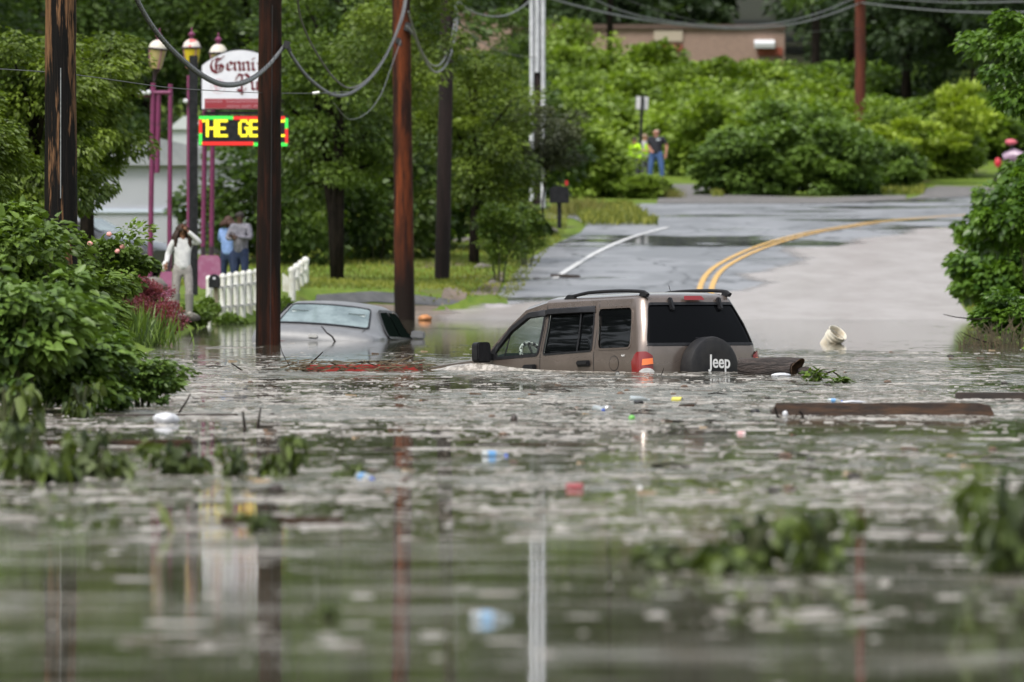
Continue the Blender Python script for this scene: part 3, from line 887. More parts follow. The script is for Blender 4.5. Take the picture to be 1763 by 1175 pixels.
def cond(px, r0, r1, w):
    a_ = at(px, r0, s5); c_ = at(px, r1, s5)
    MB().tube([(a_.x-P5[1].x, -.17, a_.z-P5[1].z), (c_.x-P5[1].x, -.17, c_.z-P5[1].z)], w/2/s5, 10).build('conduit', m_cond, r5, smooth=True)
cond(915.5, -420, 346, 8); cond(925, -420, 125, 9); cond(935, -420, 358, 8)
# strap and hardware on poles
m_gal = mat('galvanised', (.35,.36,.38), .4, metal=.6, noise=20, col2=(.25,.26,.27))
m_hw = mat('black_fitting', (.02,.02,.022), .5)
def hardware(P, px, row, s, name='cable_clamp', sz=.09):
    q = at(px, row, s)-P[1]; q.y = -.16
    mb = MB(); mb.box(q, (sz, sz*1.2, sz*1.3), rot=(0,.3,0)); mb.box(q+Vector((sz*.5,-.02,-sz*.7)), (sz*.5, sz*.5, sz*.9), rot=(0,-.3,0))
    mb.tube([q+Vector((0,.02,0)), q+Vector((-.08,.16,.0))], .012, 6)
    mb.build(name, m_hw, P[0], bevel=.01)
hardware(P2, 494, 78, 117); hardware(P3, 700, 42, 82, sz=.14); hardware(P3, 683, 66, 82, sz=.1); hardware(P4, 787, 33, 71, sz=.1)
MB().tube([(P2[2]*.3+.02,-.185,0.1),(P2[2]*.9+.02,-.175,5.6)], .006, 6).build('ground_wire', m_hw, P2[0])
MB().tube([(0,-.19,2.2),(.0,-.175,3.6)], .006, 6).build('ground_wire', m_gal, P1[0])

# ================================================================ cables
m_cab = mat('grey_cable', (.16,.165,.17), .5, noise=40, col2=(.09,.095,.10))
m_cabd = mat('dark_cable', (.035,.036,.04), .5)
def cable(pts, w, label, m=m_cab, cat='cable', twist=0, wraps=False, name='overhead_cable'):
    "pts: (px,row,s)"
    P = [at(*p) for p in pts]; G = []
    for i in range(len(P)-1):
        p0 = P[max(i-1,0)]; p1 = P[i]; p2 = P[i+1]; p3 = P[min(i+2,len(P)-1)]
        for k in range(8):
            t = k/8
            G.append(.5*((2*p1)+(p2-p0)*t+(2*p0-5*p1+4*p2-p3)*t*t+(3*p1-p0-3*p2+p3)*t**3))
    G.append(P[-1])
    r_ = w/2
    mb = MB().tube(G, r_, 7)
    o = mb.build(name, m, smooth=True)
    tag(o, label, cat, 'overhead cables strung between the poles')
    if twist:
        tw = []; L = 0
        for i, g in enumerate(G):
            if i: L += (g-G[i-1]).length
        # finer resample for the lashed second strand
        M = int(L/.03); cum = [0]
        for i in range(1, len(G)): cum.append(cum[-1]+(G[i]-G[i-1]).length)
        for k in range(M+1):
            d = L*k/M
            c = Vector([np.interp(d, cum, [g[j] for g in G]) for j in range(3)])
            a = d*twist
            tw.append(c+Vector((math.cos(a)*r_*.5, math.sin(a)*r_*1.1, math.sin(a)*r_*1.1)))
        MB().tube(tw, r_*.62, 5).build('lashed_strand', m_cabd, o)
    return o
cable([(195,-90,150),(236,0,143),(264,48,138),(300,90,134),(345,128,128),(385,146,124),(425,140,121),(460,115,118),(492,76,117)], .052, 'thick twisted grey cable sagging in front of the pub sign to the dark pole', twist=22)
cable([(494,80,117),(508,105,112),(535,138,106),(575,164,101),(612,156,96),(650,120,90),(680,64,84),(698,10,82),(705,-80,82)], .042, 'grey cable looping from the dark pole up to the orange pole', twist=20)
cable([(515,-60,112),(513,6,110),(524,50,106),(545,92,102),(575,135,98),(605,152,94),(640,130,90),(672,80,85),(694,15,82),(700,-60,82)], .038, 'darker cable dropping from the top edge and joining the loop left of the orange pole', m=mat('brown_cable',(.10,.095,.09),.6))
cable([(700,45,82),(712,60,81),(727,95,79),(748,124,77),(768,112,75),(781,75,73),(787,33,72),(786,-60,71)], .050, 'outer grey cable loop between the orange pole and the lawn pole')
cable([(703,20,82),(716,62,81),(731,98,79),(749,114,77),(765,102,75),(777,68,73),(784,20,72),(784,-60,71)], .038, 'inner grey cable loop between the orange pole and the lawn pole')
cable([(787,0,71),(808,18,69),(840,28,67),(870,27,65),(895,15,63),(915,-4,61),(925,-40,61)], .045, 'grey cable swag from the lawn pole to the white cased pole')
cable([(787,33,71),(806,54,68),(830,73,66),(870,92,63),(925,100,61)], .02, 'thin dark guy wire running down into the olive tree', m=m_cabd)
cable([(925,-10,61),(980,7,59),(1060,26,57),(1150,41,54),(1260,50,52),(1360,43,49),(1430,25,48),(1480,6,47)], .06, 'lower heavy cable sagging across the hill to the reddish pole')
cable([(925,-60,61),(1010,-8,58),(1080,22,56),(1160,38,54),(1260,46,52),(1350,38,50),(1420,19,48),(1478,-6,47)], .045, 'upper heavy cable sagging across the hill to the reddish pole')
cable([(1482,5,47),(1540,12,50),(1620,19,54),(1700,22,60),(1800,20,70)], .05, 'grey cable leaving the reddish pole for the right edge')
cable([(1482,-6,47),(1560,0,50),(1650,5,55),(1800,2,70)], .04, 'upper grey cable leaving the reddish pole for the right edge')
cable([(1482,50,47),(1350,56,49),(1240,46,52),(1100,8,56),(1040,-30,58)], .02, 'thin wire crossing above the brick building', m=m_cabd)
cable([(-20,118,160),(120,128,150),(280,150,140),(360,156,130),(440,160,118),(540,161,112),(600,158,105)], .012, 'thin dark wire passing across the sign face', m=m_cabd)
cable([(690,70,82),(672,120,84),(655,165,86),(630,196,88),(600,205,90),(575,178,96)], .014, 'thin slack line hanging left of the orange pole', m=m_cab)
q = at(544,160.5,112)
tag(MB().tube([q+Vector((-.055,0,-.008)), q+Vector((.055,0,.012))], .022, 8).build('wire_marker', mat('white_plastic',(.85,.85,.83),.4)), 'small white plastic marker on the thin wire', 'marker')

# ================================================================ pub sign
S1 = 82.0
def loc1(px, row): # local metres in sign space
    return ((px-333)/S1, (541-row)/S1)
base1 = at(333, 541, S1)
m_blk = mat('black_metal', (.008,.009,.011), .4, spec=.3, noise=10, col2=(.02,.02,.024))
m_signw = mat('white_sign_face', (.76,.76,.84), .35, noise=3, col2=(.70,.70,.78))
m_maroon = mat('maroon_paint', (.13,.008,.018), .5)
m_banner = mat('red_banner', (.30,.03,.045), .5)
m_pink = mat('faded_pink', (.58,.36,.42), .5)
sign = thing('pub_sign', 'white arched pub sign with maroon gothic lettering above a lit message board', 'sign', base1)
mb = MB(); x0, _ = loc1(326,0); x1, _ = loc1(340.5,0)
mb.box(((x0+x1)/2, 0, (541-96)/S1/2), (x1-x0, .16, (541-96)/S1)); mb.build('post', m_blk, sign, bevel=.01)
mb = MB(); mb.box(((500-333)/S1, .05, (541-96)/S1/2), (.13,.16,(541-130)/S1))
# sign cabinet
arch = [loc1(345,190)]+[loc1(484,190)]
top = [loc1(px, 116-32*math.sin(math.pi*(px-345)/139)**.8 if 345.1 < px < 483.9 else 116) for px in np.linspace(484, 345, 19)]
outl = arch+top
MB().prism(outl, -.10, .10).build('cabinet', m_blk, sign, bevel=.008)
inn = [loc1(348,188), loc1(481,188)]+[loc1(px, 117-30*math.sin(math.pi*(px-345)/139)**.8) for px in np.linspace(481, 348, 19)]
face = MB().prism(inn, -.112, -.102).build('sign_face', m_signw, sign)
def nib(strokes, ox, oz, h, m, par, name, n=(.085,.085), xs_=1.0, y0=-.1135):
    mb = MB(); k = 0
    for st in strokes:
        for a_, b_ in zip(st[:-1], st[1:]):
            y = y0-.00035*k; k += 1
            q = [(a_[0]-n[0], a_[1]-n[1]), (a_[0]+n[0], a_[1]+n[1]), (b_[0]+n[0], b_[1]+n[1]), (b_[0]-n[0], b_[1]-n[1])]
            if k % 2: pass
            mb.add([(ox+u*h*xs_, y, oz+v*h) for u, v in q], [(0,1,2,3)])
            d = n[0]*.42
            for c in (a_, b_):
                y = y0-.00035*k; k += 1
                q = [(c[0]-n[0]-d*.2, c[1]-n[1]+d), (c[0]+n[0]-d, c[1]+n[1]+d*.2), (c[0]+n[0]+d*.2, c[1]+n[1]-d), (c[0]-n[0]+d, c[1]-n[1]-d*.2)]
                mb.add([(ox+u*h*xs_, y, oz+v*h) for u, v in q], [(0,1,2,3)])
    return mb.build(name, m, par, fix=False)
gG = [[(.8,.93),(.5,1.0),(.22,.85),(.1,.5),(.22,.16),(.52,.0),(.85,.12),(.98,.4),(.78,.58),(.55,.5)], [(.52,.98),(.45,.6),(.5,.2)], [(.62,.8),(.85,1.02),(.98,1.12)], [(.78,.58),(.7,.2)]]
ge = [[(.12,.5),(.1,.12),(.3,.0),(.52,.12)], [(.12,.5),(.33,.66),(.52,.5),(.2,.3)]]
gn = [[(.0,.56),(.1,.62),(.12,.04),(.22,.02)], [(.14,.5),(.36,.66),(.5,.55),(.5,.05),(.6,.02)]]
gu = [[(.02,.62),(.12,.58),(.12,.1),(.28,.0),(.5,.14)], [(.5,.64),(.5,.05),(.62,.0)]]
gi = [[(.02,.56),(.12,.62),(.12,.08),(.26,.0)], [(.1,.86),(.2,.92)]]
gP = [[(.0,.78),(.14,.98),(.38,.9),(.36,.2),(.36,-.12)], [(.38,.88),(.62,1.0),(.84,.8),(.8,.5),(.6,.36),(.36,.42)], [(.1,-.02),(.36,-.18),(.62,.0)], [(.36,-.12),(.4,-.3)], [(-.02,.62),(.1,.78)]]
X = lambda px, row: (loc1(px,row)[0], loc1(px,row)[1])
def lt(g, px, row, hpx, nm, n=(.085,.085)):
    x_, z_ = X(px, row); nib(g, x_, z_, hpx/S1, m_maroon, face, 'lettering', n)
lt(gG, 360.5, 126, 25, 'G', (.08,.07))
lt(ge, 389, 121.5, 22, 'e'); lt(gn, 402, 121.5, 22, 'n'); lt(gn, 417, 121.5, 22, 'n'); lt(gi, 433, 121.5, 22, 'i'); lt(gn, 444, 121.5, 22, 'n')
lt(gP, 407, 154, 26, 'P', (.075,.075)); lt(gu, 432, 155, 22, 'u')
# faded round emblem
em = MB()
for r0, r1 in ((.155,.145),(.075,.06)):
    cx_, cz_ = X(376,149); N = 28
    vs = [(cx_+r*math.cos(2*math.pi*k/N), -.1135, cz_+r*math.sin(2*math.pi*k/N)) for r in (r0, r1) for k in range(N)]
    em.add(vs, [(k, (k+1)%N, N+(k+1)%N, N+k) for k in range(N)])
for a, b_, c, d in ((.0,.09,.05,.12),(-.05,.05,-.02,.09),(-.09,-.02,.01,.03),(.02,-.02,.09,.02),(-.07,-.09,.0,-.05)):
    em.add([(cx_+a,-.1137,cz_+b_),(cx_+c,-.1137,cz_+b_),(cx_+c,-.1137,cz_+d),(cx_+a,-.1137,cz_+d)], [(0,1,2,3)])
em.build('emblem', m_pink, face, fix=False)
mb = MB(); xa, za = X(352.5,187.5); xb, zb_ = X(479,170.5)
mb.box(((xa+xb)/2, -.1135, (za+zb_)/2), (xb-xa, .004, zb_-za)); ban = mb.build('banner', m_banner, sign)
tx = MB(); rg = random.Random(8)
for row, px0, px1 in ((175.2,355,446),(183.2,392,446)):
    px = px0
    while px < px1:
        w_ = rg.choice((2.0,2.4,2.8))
        if rg.random() < .13: px += 3; continue
        x_, z_ = X(px, row)
        tx.box((x_, -.1175, z_), (w_/S1*.35, .002, .045)); tx.box((x_+w_/S1*.3, -.1178, z_+rg.choice((-.016,0,.016))), (w_/S1*.45, .002, .012))
        px += w_+1.1
tx.build('lettering', m_pink, ban)
# message board
def emat(name, c, s_): return mat(name, (.01,.01,.01), .6, emit=c, estr=s_)
m_ly, m_lr, m_lg = emat('yellow_led', (1,.82,.02), 1.1), emat('red_led', (.85,.015,.01), .8), emat('green_led', (.05,.85,.08), .8)
mb = MB(); xa, za = X(343.5,250.5); xb, zb_ = X(496,200.5)
mb.box(((xa+xb)/2, 0, (za+zb_)/2), (xb-xa+.03, .2, zb_-za+.03)); board = mb.build('message_board', m_blk, sign, bevel=.01)
MB().box(((xa+xb)/2, 0, (541-195)/S1), ((xb-xa)*.9, .1, .07)).build('bracket', m_blk, sign)
def bar(px0, r0, px1, r1, m):
    a_, b_ = X(px0, r1), X(px1, r0)
    mb = MB(); mb.box(((a_[0]+b_[0])/2, -.106, (a_[1]+b_[1])/2), (b_[0]-a_[0], .012, b_[1]-a_[1])); mb.build('light_bar', m, board)
bar(343,200.5,402,206,m_lg); bar(402,201,491,206.5,m_lr); bar(343,206,348,230,m_lr); bar(343,230,348,250,m_lg)
bar(348,244.5,437,250.5,m_lr); bar(437,246,491,252,m_lg); bar(491,204,496,222,m_lg); bar(491,222,496,247,m_lr); bar(491,247,495,252,m_lg)
GL5 = {'H':['10001']*3+['11111']+['10001']*3, 'E':['11111','10000','10000','11110','10000','10000','11111'],
       'G':['01110','10001','10000','10011','10001','10001','01110'], 'T':['11111']+['00100']*6}
led = MB()
def glyph(g, px, row=206.5, dx=3.4, dy=4.25):
    for j, r_ in enumerate(GL5[g]):
        i = 0
        while i < 5:
            if r_[i] == '1':
                k = i
                while k < 5 and r_[k] == '1': k += 1
                a_, b_ = X(px+i*dx, row+(j+1)*dy), X(px+k*dx+1.2, row+j*dy)
                led.box(((a_[0]+b_[0])/2, -.106-.0004*j, (a_[1]+b_[1])/2), (b_[0]-a_[0], .008, (b_[1]-a_[1])*1.02)); i = k
            else: i += 1
glyph('H', 355); glyph('E', 374); glyph('G', 411); glyph('E', 429.5)
for px0, px1, r0, r1 in ((348.6,353.5,206.8,210.8),(481,490.5,207,211),(481,490.5,232,236)):
    a_, b_ = X(px0, r1), X(px1, r0); led.box(((a_[0]+b_[0])/2, -.1065, (a_[1]+b_[1])/2), (b_[0]-a_[0], .008, b_[1]-a_[1]))
led.build('lettering', m_ly, board)

# ================================================================ lamp posts with shovel shaped feet
m_pur = mat('purple_paint', (.16,.022,.085), .5, noise=8, col2=(.09,.02,.05), lo=.5, hi=.7)
m_purf = mat('faded_purple', (.30,.09,.19), .6, noise=5, col2=(.36,.17,.27), lo=.5, hi=.7)
m_purd = mat('dark_purple', (.035,.018,.03), .5)
m_cream = mat('cream_paint', (.62,.58,.50), .5, noise=7, col2=(.55,.45,.42), lo=.5, hi=.7)
m_creamr = mat('stained_cream', (.62,.56,.52), .5, noise=5, col2=(.5,.12,.12), lo=.50, hi=.6)
m_lampg = mat('amber_glass', (.42,.34,.17), .3, noise=5, col2=(.30,.23,.09), spec=.5)
m_lampy = mat('yellow_glass', (.55,.42,.03), .3)
def lamp_post(cx_, top_row, s, poles, blade, label, stained=False, tilt=0, body_h=44, yel=False):
    b0 = at(cx_, 541, s); root = thing('lamp_post', label, 'lamp post', b0)
    L = lambda px, row: Vector(((px-cx_)/s, 0, (541-row)/s))
    hr = MB(); mz = L(cx_, top_row)
    tm = Matrix.Rotation(R(tilt), 3, 'Y')
    # z measured down from the finial tip
    def prof(pts): return [(r/s, -z/s) for r, z in pts]
    hd = thing('tmp','','',(0,0,0)); bpy.data.objects.remove(hd)
    head = MB().lathe(prof([(15.5,36),(14.5,44),(12,58),(9.5,70)]), 16, mz, tm).build('lantern_glass', m_lampy if yel else m_lampg, root, smooth=True)
    for k in range(4):
        a = k*math.pi/2+.5
        MB().tube([mz+tm@Vector((r/s*1.03*math.cos(a), r/s*1.03*math.sin(a), -z/s)) for r, z in ((15.5,36),(14.5,44),(12,58),(9.5,70))], .012, 5).build('rib', m_purf, head)
    MB().lathe(prof([(2.5,20),(8,22),(13,27),(15,32),(15.6,35)]), 20, mz, tm).build('lantern_cap', m_creamr if stained else m_cream, root, smooth=True)
    MB().lathe(prof([(17.6,34.5),(18,36),(17,37.5)]), 24, mz, tm).build('lantern_rim', m_purd, root)
    MB().lathe(prof([(.6,0),(1.6,3),(1.2,7),(4,10),(6.2,12),(5.5,15),(3,16),(3.2,20),(4.4,21)]), 12, mz, tm).build('finial', m_pur, root, smooth=True)
    MB().lathe(prof([(9.8,70),(7,74),(3.5,79),(2.5,92)]), 12, mz, tm).build('lantern_base', m_purd, root, smooth=True)
    for (x0_, r0, x1_, r1, w) in poles:
        MB().tube([L(x0_, r0), L((x0_+x1_)/2, (r0+r1)/2), L(x1_, r1)], w/2/s, 10).build('post', m_pur, root, smooth=True)
    if blade:
        x0_, x1_, r0, r1 = blade
        P = [L(x0_+3, r0), L(x1_-4, r0), L(x1_, r0+8), L(x1_+1, r1-8), L(x1_-6, r1), L(x0_+5, r1), L(x0_-1, r1-8), L(x0_-1, r0+12)]
        MB().prism([(p.x, p.z) for p in P], -.09, -.06).build('shovel_blade', m_purf, root, bevel=.008)
    return root, L
r_, L = lamp_post(275, 49, 83, [(258,482,264,143,9),(291.5,470,293.5,145,8),(270.5,298,273,160,9)], (275,303,468,516), 'leftmost purple lamp post with a tilted cream lantern', tilt=6)
MB().tube([L(264,160)+Vector((0,-.02,0)), L(294,160)+Vector((0,-.02,0))], .045, 8).build('crossbar', m_pur, r_)
MB().tube([L(284,405), L(284,410)], .01, 5)
m_spot = mat('white_lamp_housing', (.55,.56,.58), .4)
for dx_ in (240, 249, 256):
    q = L(dx_,160)+Vector((0,-.05,0)); MB().lathe([(.02,-.05),(.05,-.03),(.055,.03),(.03,.06)], 10, q, Matrix.Rotation(R(80),3,'X')).build('spotlight', m_spot, r_, smooth=True)
MB().tube([L(237,166), L(264,166)], .02, 6).build('crossbar', m_pur, r_)
MB().box(L(288,455)+Vector((0,-.02,0)), (.13,.1,.34)).build('shovel_socket', m_purd, r_, bevel=.02)
r_, L = lamp_post(330, 47, 80, [(325.5,500,326,130,9)], None, 'middle lamp post with red stained cap behind the black sign post', stained=True, yel=True)
q = L(320,175)+Vector((0,-.1,0)); MB().lathe([(.02,-.05),(.05,-.03),(.055,.03),(.03,.06)], 10, q, Matrix.Rotation(R(80),3,'X')).build('spotlight', m_spot, r_, smooth=True)
r_, L = lamp_post(376, 56, 81, [(349.5,445,353,190,8.5),(364,440,367,150,8.5),(376,150,376,120,5)], (341,380,440,498), 'rightmost purple lamp post whose cream cap shows over the sign')
MB().tube([L(351,180), L(377,150)], .04, 8).build('crossbar', m_pur, r_)
for xx in (349.5, 364): MB().tube([L(xx, 425)+Vector((0,-.03,0)), L(xx,446)+Vector((0,-.03,0))], .05, 8).build('shovel_socket', m_purd, r_)

# ================================================================ fence, mailboxes
m_pick = mat('white_vinyl', (.68,.68,.65), .45, noise=3, col2=(.52,.50,.44), lo=.45, hi=.65)
def fence(pts, n, s_w, hgt, label, rail_=True):
    "pts: [(px,brow,s,toprow)] ends; n pickets"
    a_, b_ = pts
    A0 = at(a_[0], a_[1], a_[2]); B0 = at(b_[0], b_[1], b_[2])
    root = thing('picket_fence', label, 'fence', A0)
    for i in range(n):
        k = i/(n-1) if n > 1 else 0
        p = A0.lerp(B0, k)-A0
        h_ = (a_[1]-a_[3])/a_[2]*(1-k)+(b_[1]-b_[3])/b_[2]*k
        w = s_w
        mb = MB(); mb.lathe([(w*.5,-.35),(w*.5,h_-w*.75),(w*.58,h_-w*.7),(w*.58,h_-w*.5),(w*.52,h_-w*.2),(w*.3,h_),(.002,h_+.01)], 10, p)
        mb.build('picket', m_pick, root, smooth=True)
    if rail_:
        for zz in (.3, .72):
            B1 = B0-A0
            hA = (a_[1]-a_[3])/a_[2]; hB = (b_[1]-b_[3])/b_[2]
            MB().tube([Vector((0,.03,hA*zz)), B1+Vector((0,.03,hB*zz))], .035, 4).build('rail', m_pick, root)
    return root
fence([(360,556,84,475),(452,548,81,462)], 9, .125, 1, 'low white fence with round topped pickets left of the thick dark pole')
f2 = fence([(503,545,80,460),(526,522,76,443)], 4, .15, 1, 'white fence of tall thick pickets right of the thick dark pole')
MB().add([at(486,470,79)-at(503,545,80), at(508,486,79)-at(503,545,80), at(508,540,79)-at(503,545,80), at(486,512,79)-at(503,545,80)], [(0,1,2,3)]).build('panel', m_pick, f2, fix=False)
# small gothic mailbox at the fence
m_tan = mat('weathered_post', (.42,.36,.26), .7, noise=5, col2=(.32,.27,.19))
mbx = thing('mailbox', 'small black domed mailbox on a pale wooden post at the fence end', 'mailbox', at(372,556,85))
MB().box((0,0,.33), (.10,.10,1.1)).build('post', m_tan, mbx, bevel=.008)
dome = [(-.115,0),(.115,0)]+[(.115*math.cos(a), .16+.115*math.sin(a)) for a in np.linspace(0, math.pi, 12)]
bx_ = MB().prism([(x, z+.68) for x, z in dome], -.25, .2, c=(-.03,0,.03)).build('box', m_blk, mbx, bevel=.01, smooth=True)
MB().box((-.03,-.256,.90), (.05,.006,.04)).build('emblem', m_signw, bx_)
# big mailbox by the road
s_m = 62.0; b0 = at(963, 383, s_m)
mbx = thing('mailbox', 'large black mailbox with a red flag on a black post beside the road', 'mailbox', b0)
MB().box((0,0,.28), (.12,.12,.9)).build('post', m_blk, mbx, bevel=.01)
dome = [(-.27,.53),(.27,.53),(.27,.92)]+[(.27*math.cos(a), .92+.09*math.sin(a)) for a in np.linspace(.2, math.pi-.2, 10)]+[(-.27,.92)]
MB().prism(dome, -.16, .16).build('box', m_blk, mbx, bevel=.012)
MB().box((.20,-.18,1.09), (.07,.02,.14)).build('flag', mat('red_flag', (.55,.02,.03), .5), mbx)

# ================================================================ road sign seen from behind
sg = thing('road_sign', 'blank white back of a small road sign on a leaning dark post', 'sign', at(1100, 330, 50))
MB().tube([(0,0,-.3),(.05,0,1.6),(.12,0,3.25)], .055, 8).build('post', m_blk, sg)
MB().box((.11,.06,3.05), (.44,.02,.46), rot=(0,R(3),0)).build('plate', mat('sign_back', (.60,.60,.62), .4, noise=5, col2=(.5,.5,.52)), sg, bevel=.05)
MB().tube([(.10,-.02,2.7),(.12,-.02,3.3)], .05, 6).build('bracket', m_blk, sg)

# ================================================================ buildings
m_corr = bpy.data.materials.new('corrugated_wall'); m_corr.use_nodes = True
n = m_corr.node_tree; b = n.nodes['Principled BSDF']; b.inputs['Base Color'].default_value = (.46,.47,.52,1); b.inputs['Roughness'].default_value = .5
tc = n.nodes.new('ShaderNodeTexCoord'); wv = n.nodes.new('ShaderNodeTexWave'); wv.inputs['Scale'].default_value = 4.5
n.links.new(tc.outputs['Object'], wv.inputs[0]); bp = n.nodes.new('ShaderNodeBump'); bp.inputs['Distance'].default_value = .02
n.links.new(wv.outputs[1], bp.inputs['Height']); n.links.new(bp.outputs[0], b.inputs['Normal'])
n.links.new(mixc(n, wv.outputs[1], (.38,.39,.44), (.50,.51,.56)), b.inputs['Base Color'])
m_roof = mat('grey_roof', (.22,.23,.25), .6, noise=2, col2=(.28,.29,.31))
m_trim = mat('pale_blue_trim', (.50,.55,.66), .5)
sB = 66.0; bb = at(270, 470, sB)
bl = thing('metal_building', 'low grey corrugated metal building behind the pub sign', 'building', bb)
w_ = MB(); w_.box((.1, 4, 1.25), (4.6, 8, 3.1)); w_.build('wall', m_corr, bl)
rf = MB(); rf.prism([(-2.4,2.8),(2.6,2.8),(2.55,2.95),(.1,3.5),(-2.35,2.95)], -.2, 8.2); rf.build('roof', m_roof, bl)
MB().box((.1, -.03, 1.62), (4.6, .06, .10)).build('trim', m_trim, bl)
MB().box((1.55, -.04, 1.0), (.8, .08, 2.4)).build('door', mat('dark_door', (.03,.03,.032), .6), bl, label='dark brown double door')
b3 = thing('pale_shed', 'blurred pale building glimpsed between the lamp posts', 'building', at(322, 300, 57))
MB().box((0,1.5,.65), (.95,3,1.4)).build('wall', mat('pale_wall', (.50,.53,.56), .6), b3)
MB().prism([(-.6,1.35),(.6,1.35),(.1,1.75),(-.1,1.75)], -.1, 3.1).build('roof', mat('light_roof', (.55,.58,.6), .6), b3)
# brick building on the hill
m_brick = bpy.data.materials.new('tan_brick'); m_brick.use_nodes = True
n = m_brick.node_tree; b = n.nodes['Principled BSDF']; b.inputs['Roughness'].default_value = .8
tc = n.nodes.new('ShaderNodeTexCoord'); mp = n.nodes.new('ShaderNodeMapping'); mp.inputs['Rotation'].default_value = (R(90),0,0)
br = n.nodes.new('ShaderNodeTexBrick'); br.inputs['Scale'].default_value = 2.2
br.inputs['Color1'].default_value = (.30,.20,.155,1); br.inputs['Color2'].default_value = (.25,.165,.13,1); br.inputs['Mortar'].default_value = (.33,.26,.21,1)
n.links.new(tc.outputs['Object'], mp.inputs[0]); n.links.new(mp.outputs[0], br.inputs['Vector']); n.links.new(br.outputs[0], b.inputs['Base Color'])
sH = 38.0; hb = at(1070, 118, sH)
hb_ = thing('brick_building', 'long tan brick building half hidden among the trees on the hill', 'building', hb)
def hx(px): return (px-1070)/sH
def hz_(r): return (118-r)/sH
MB().box(((hx(780)+hx(880))/2, 3, (hz_(30)-1)/2), (hx(880)-hx(780), 8, hz_(30)+1)).build('wall', m_brick, hb_)
MB().box(((hx(882)+hx(1350))/2, 3.2, (hz_(50)-1)/2), (hx(1350)-hx(882), 8, hz_(50)+1)).build('wall', m_brick, hb_)
m_fasc = mat('brown_fascia', (.10,.065,.05), .6)
MB().box(((hx(780)+hx(882))/2, 3, hz_(30)+.08), (hx(882)-hx(778), 8.3, .2)).build('fascia', m_fasc, hb_)
MB().box(((hx(882)+hx(1350))/2, 3.2, hz_(50)+.08), (hx(1352)-hx(883), 8.3, .2)).build('fascia', m_fasc, hb_)
MB().box((hx(1150), -.84, hz_(63)), (1.3, .1, .5)).build('window', mat('pale_blind', (.42,.36,.28), .6), hb_)
MB().box((hx(1150), -.85, hz_(83)), (1.3, .12, .25)).build('window_box', mat('red_wood', (.25,.06,.04), .6), hb_)
MB().box((hx(1315), -1.1, hz_(77)), (.92, .7, .22), rot=(R(15),0,0)).build('awning', mat('white_awning', (.72,.74,.78), .5), hb_)
MB().box((hx(1325), -.85, hz_(90)), (1.1, .1, .35)).build('window_box', mat('red_wood2', (.28,.07,.04), .6), hb_)
MB().lathe([(.38,0),(.36,.08),(.25,.17),(.05,.21)], 16, (hx(968), -.6, hz_(49))).build('roof_vent', mat('white_vent', (.7,.7,.68), .5), hb_, smooth=True)

# ================================================================ parked cars in the background
def simple_car(name, label, loc_, rot_, m, L_=4.6):
    root = thing(name, label, 'car', loc_, (0,0,rot_))
    def sc_(x, w, z0, zb, wt, zt): return [(x,w*.95,z0),(x,w,z0+.25),(x,w,zb-.05),(x,w*.95,zb),(x,wt,zt),(x,wt*.6,zt+.03),(x,0,zt+.04)]
    st = [sc_(0,.74,.35,.75,.65,.78), sc_(.12,.84,.28,.92,.72,.95), sc_(.7,.88,.24,.98,.76,1.02), sc_(1.15,.88,.24,1.0,.66,1.34), sc_(1.6,.88,.24,1.0,.6,1.44), sc_(2.6,.88,.24,1.0,.6,1.44), sc_(3.2,.88,.24,.98,.68,1.15), sc_(3.55,.88,.24,.95,.74,.98), sc_(4.4,.84,.28,.82,.7,.86), sc_(L_,.74,.35,.65,.6,.68)]
    vs = []
    for S_ in st: vs += S_+[(p[0],-p[1],p[2]) for p in S_[-2::-1]]
    k = 13
    fs = [(j*k+i, j*k+i+1, (j+1)*k+i+1, (j+1)*k+i) for j in range(len(st)-1) for i in range(k-1)]+[tuple(range(k)), tuple((len(st)-1)*k+i for i in range(k))]
    MB().add(vs, fs).build('body', m, root, smooth=True)
    for sg_ in (1,-1):
        MB().add([(.95,sg_*.875,1.03),(3.3,sg_*.875,1.03),(2.62,sg_*.63,1.41),(1.5,sg_*.63,1.41)], [(0,1,2,3)]).build('side_window', m_tint, root, fix=False)
        for x in (.85, 3.75):
            w = MB().lathe([(.20,-.1),(.32,-.1),(.33,0),(.32,.1),(.20,.1)], 18, (x, sg_*.82, .32), Matrix.Rotation(R(90),3,'X')).build('wheel', m_rubber, root)
            MB().lathe([(.2,-.11),(.02,-.12)], 12, (x, sg_*.82, .32), Matrix.Rotation(R(90),3,'X')).build('rim', m_gal, w)
    MB().add([(3.22,.64,1.18),(3.22,-.64,1.18),(2.66,-.56,1.47),(2.66,.56,1.47)], [(0,1,2,3)]).build('windscreen', m_wglass, root, fix=False)
    MB().add([(.72,.72,1.06),(.72,-.72,1.06),(1.5,-.58,1.46),(1.5,.58,1.46)], [(0,1,2,3)]).build('rear_window', m_wglass, root, fix=False)
    for y in (.6,-.6): MB().box((4.52,y,.68), (.12,.3,.12)).build('headlight', m_clearl, root, bevel=.02)
    return root
m_dkcar = mat('black_car_paint', (.02,.022,.026), .25, coat=1)
gp = at(245, 470, 74); gp.z = T(gp.x, gp.y)
simple_car('parked_car', 'black car with a pale windscreen parked behind the left bush', Vector((gp.x-4.2*math.cos(.5), gp.y+2.2, gp.z-.05)), R(-24), m_dkcar)
gp = at(1760, 330, 49.5)
m_mauve = mat('mauve_paint', (.30,.20,.28), .35, coat=.6)
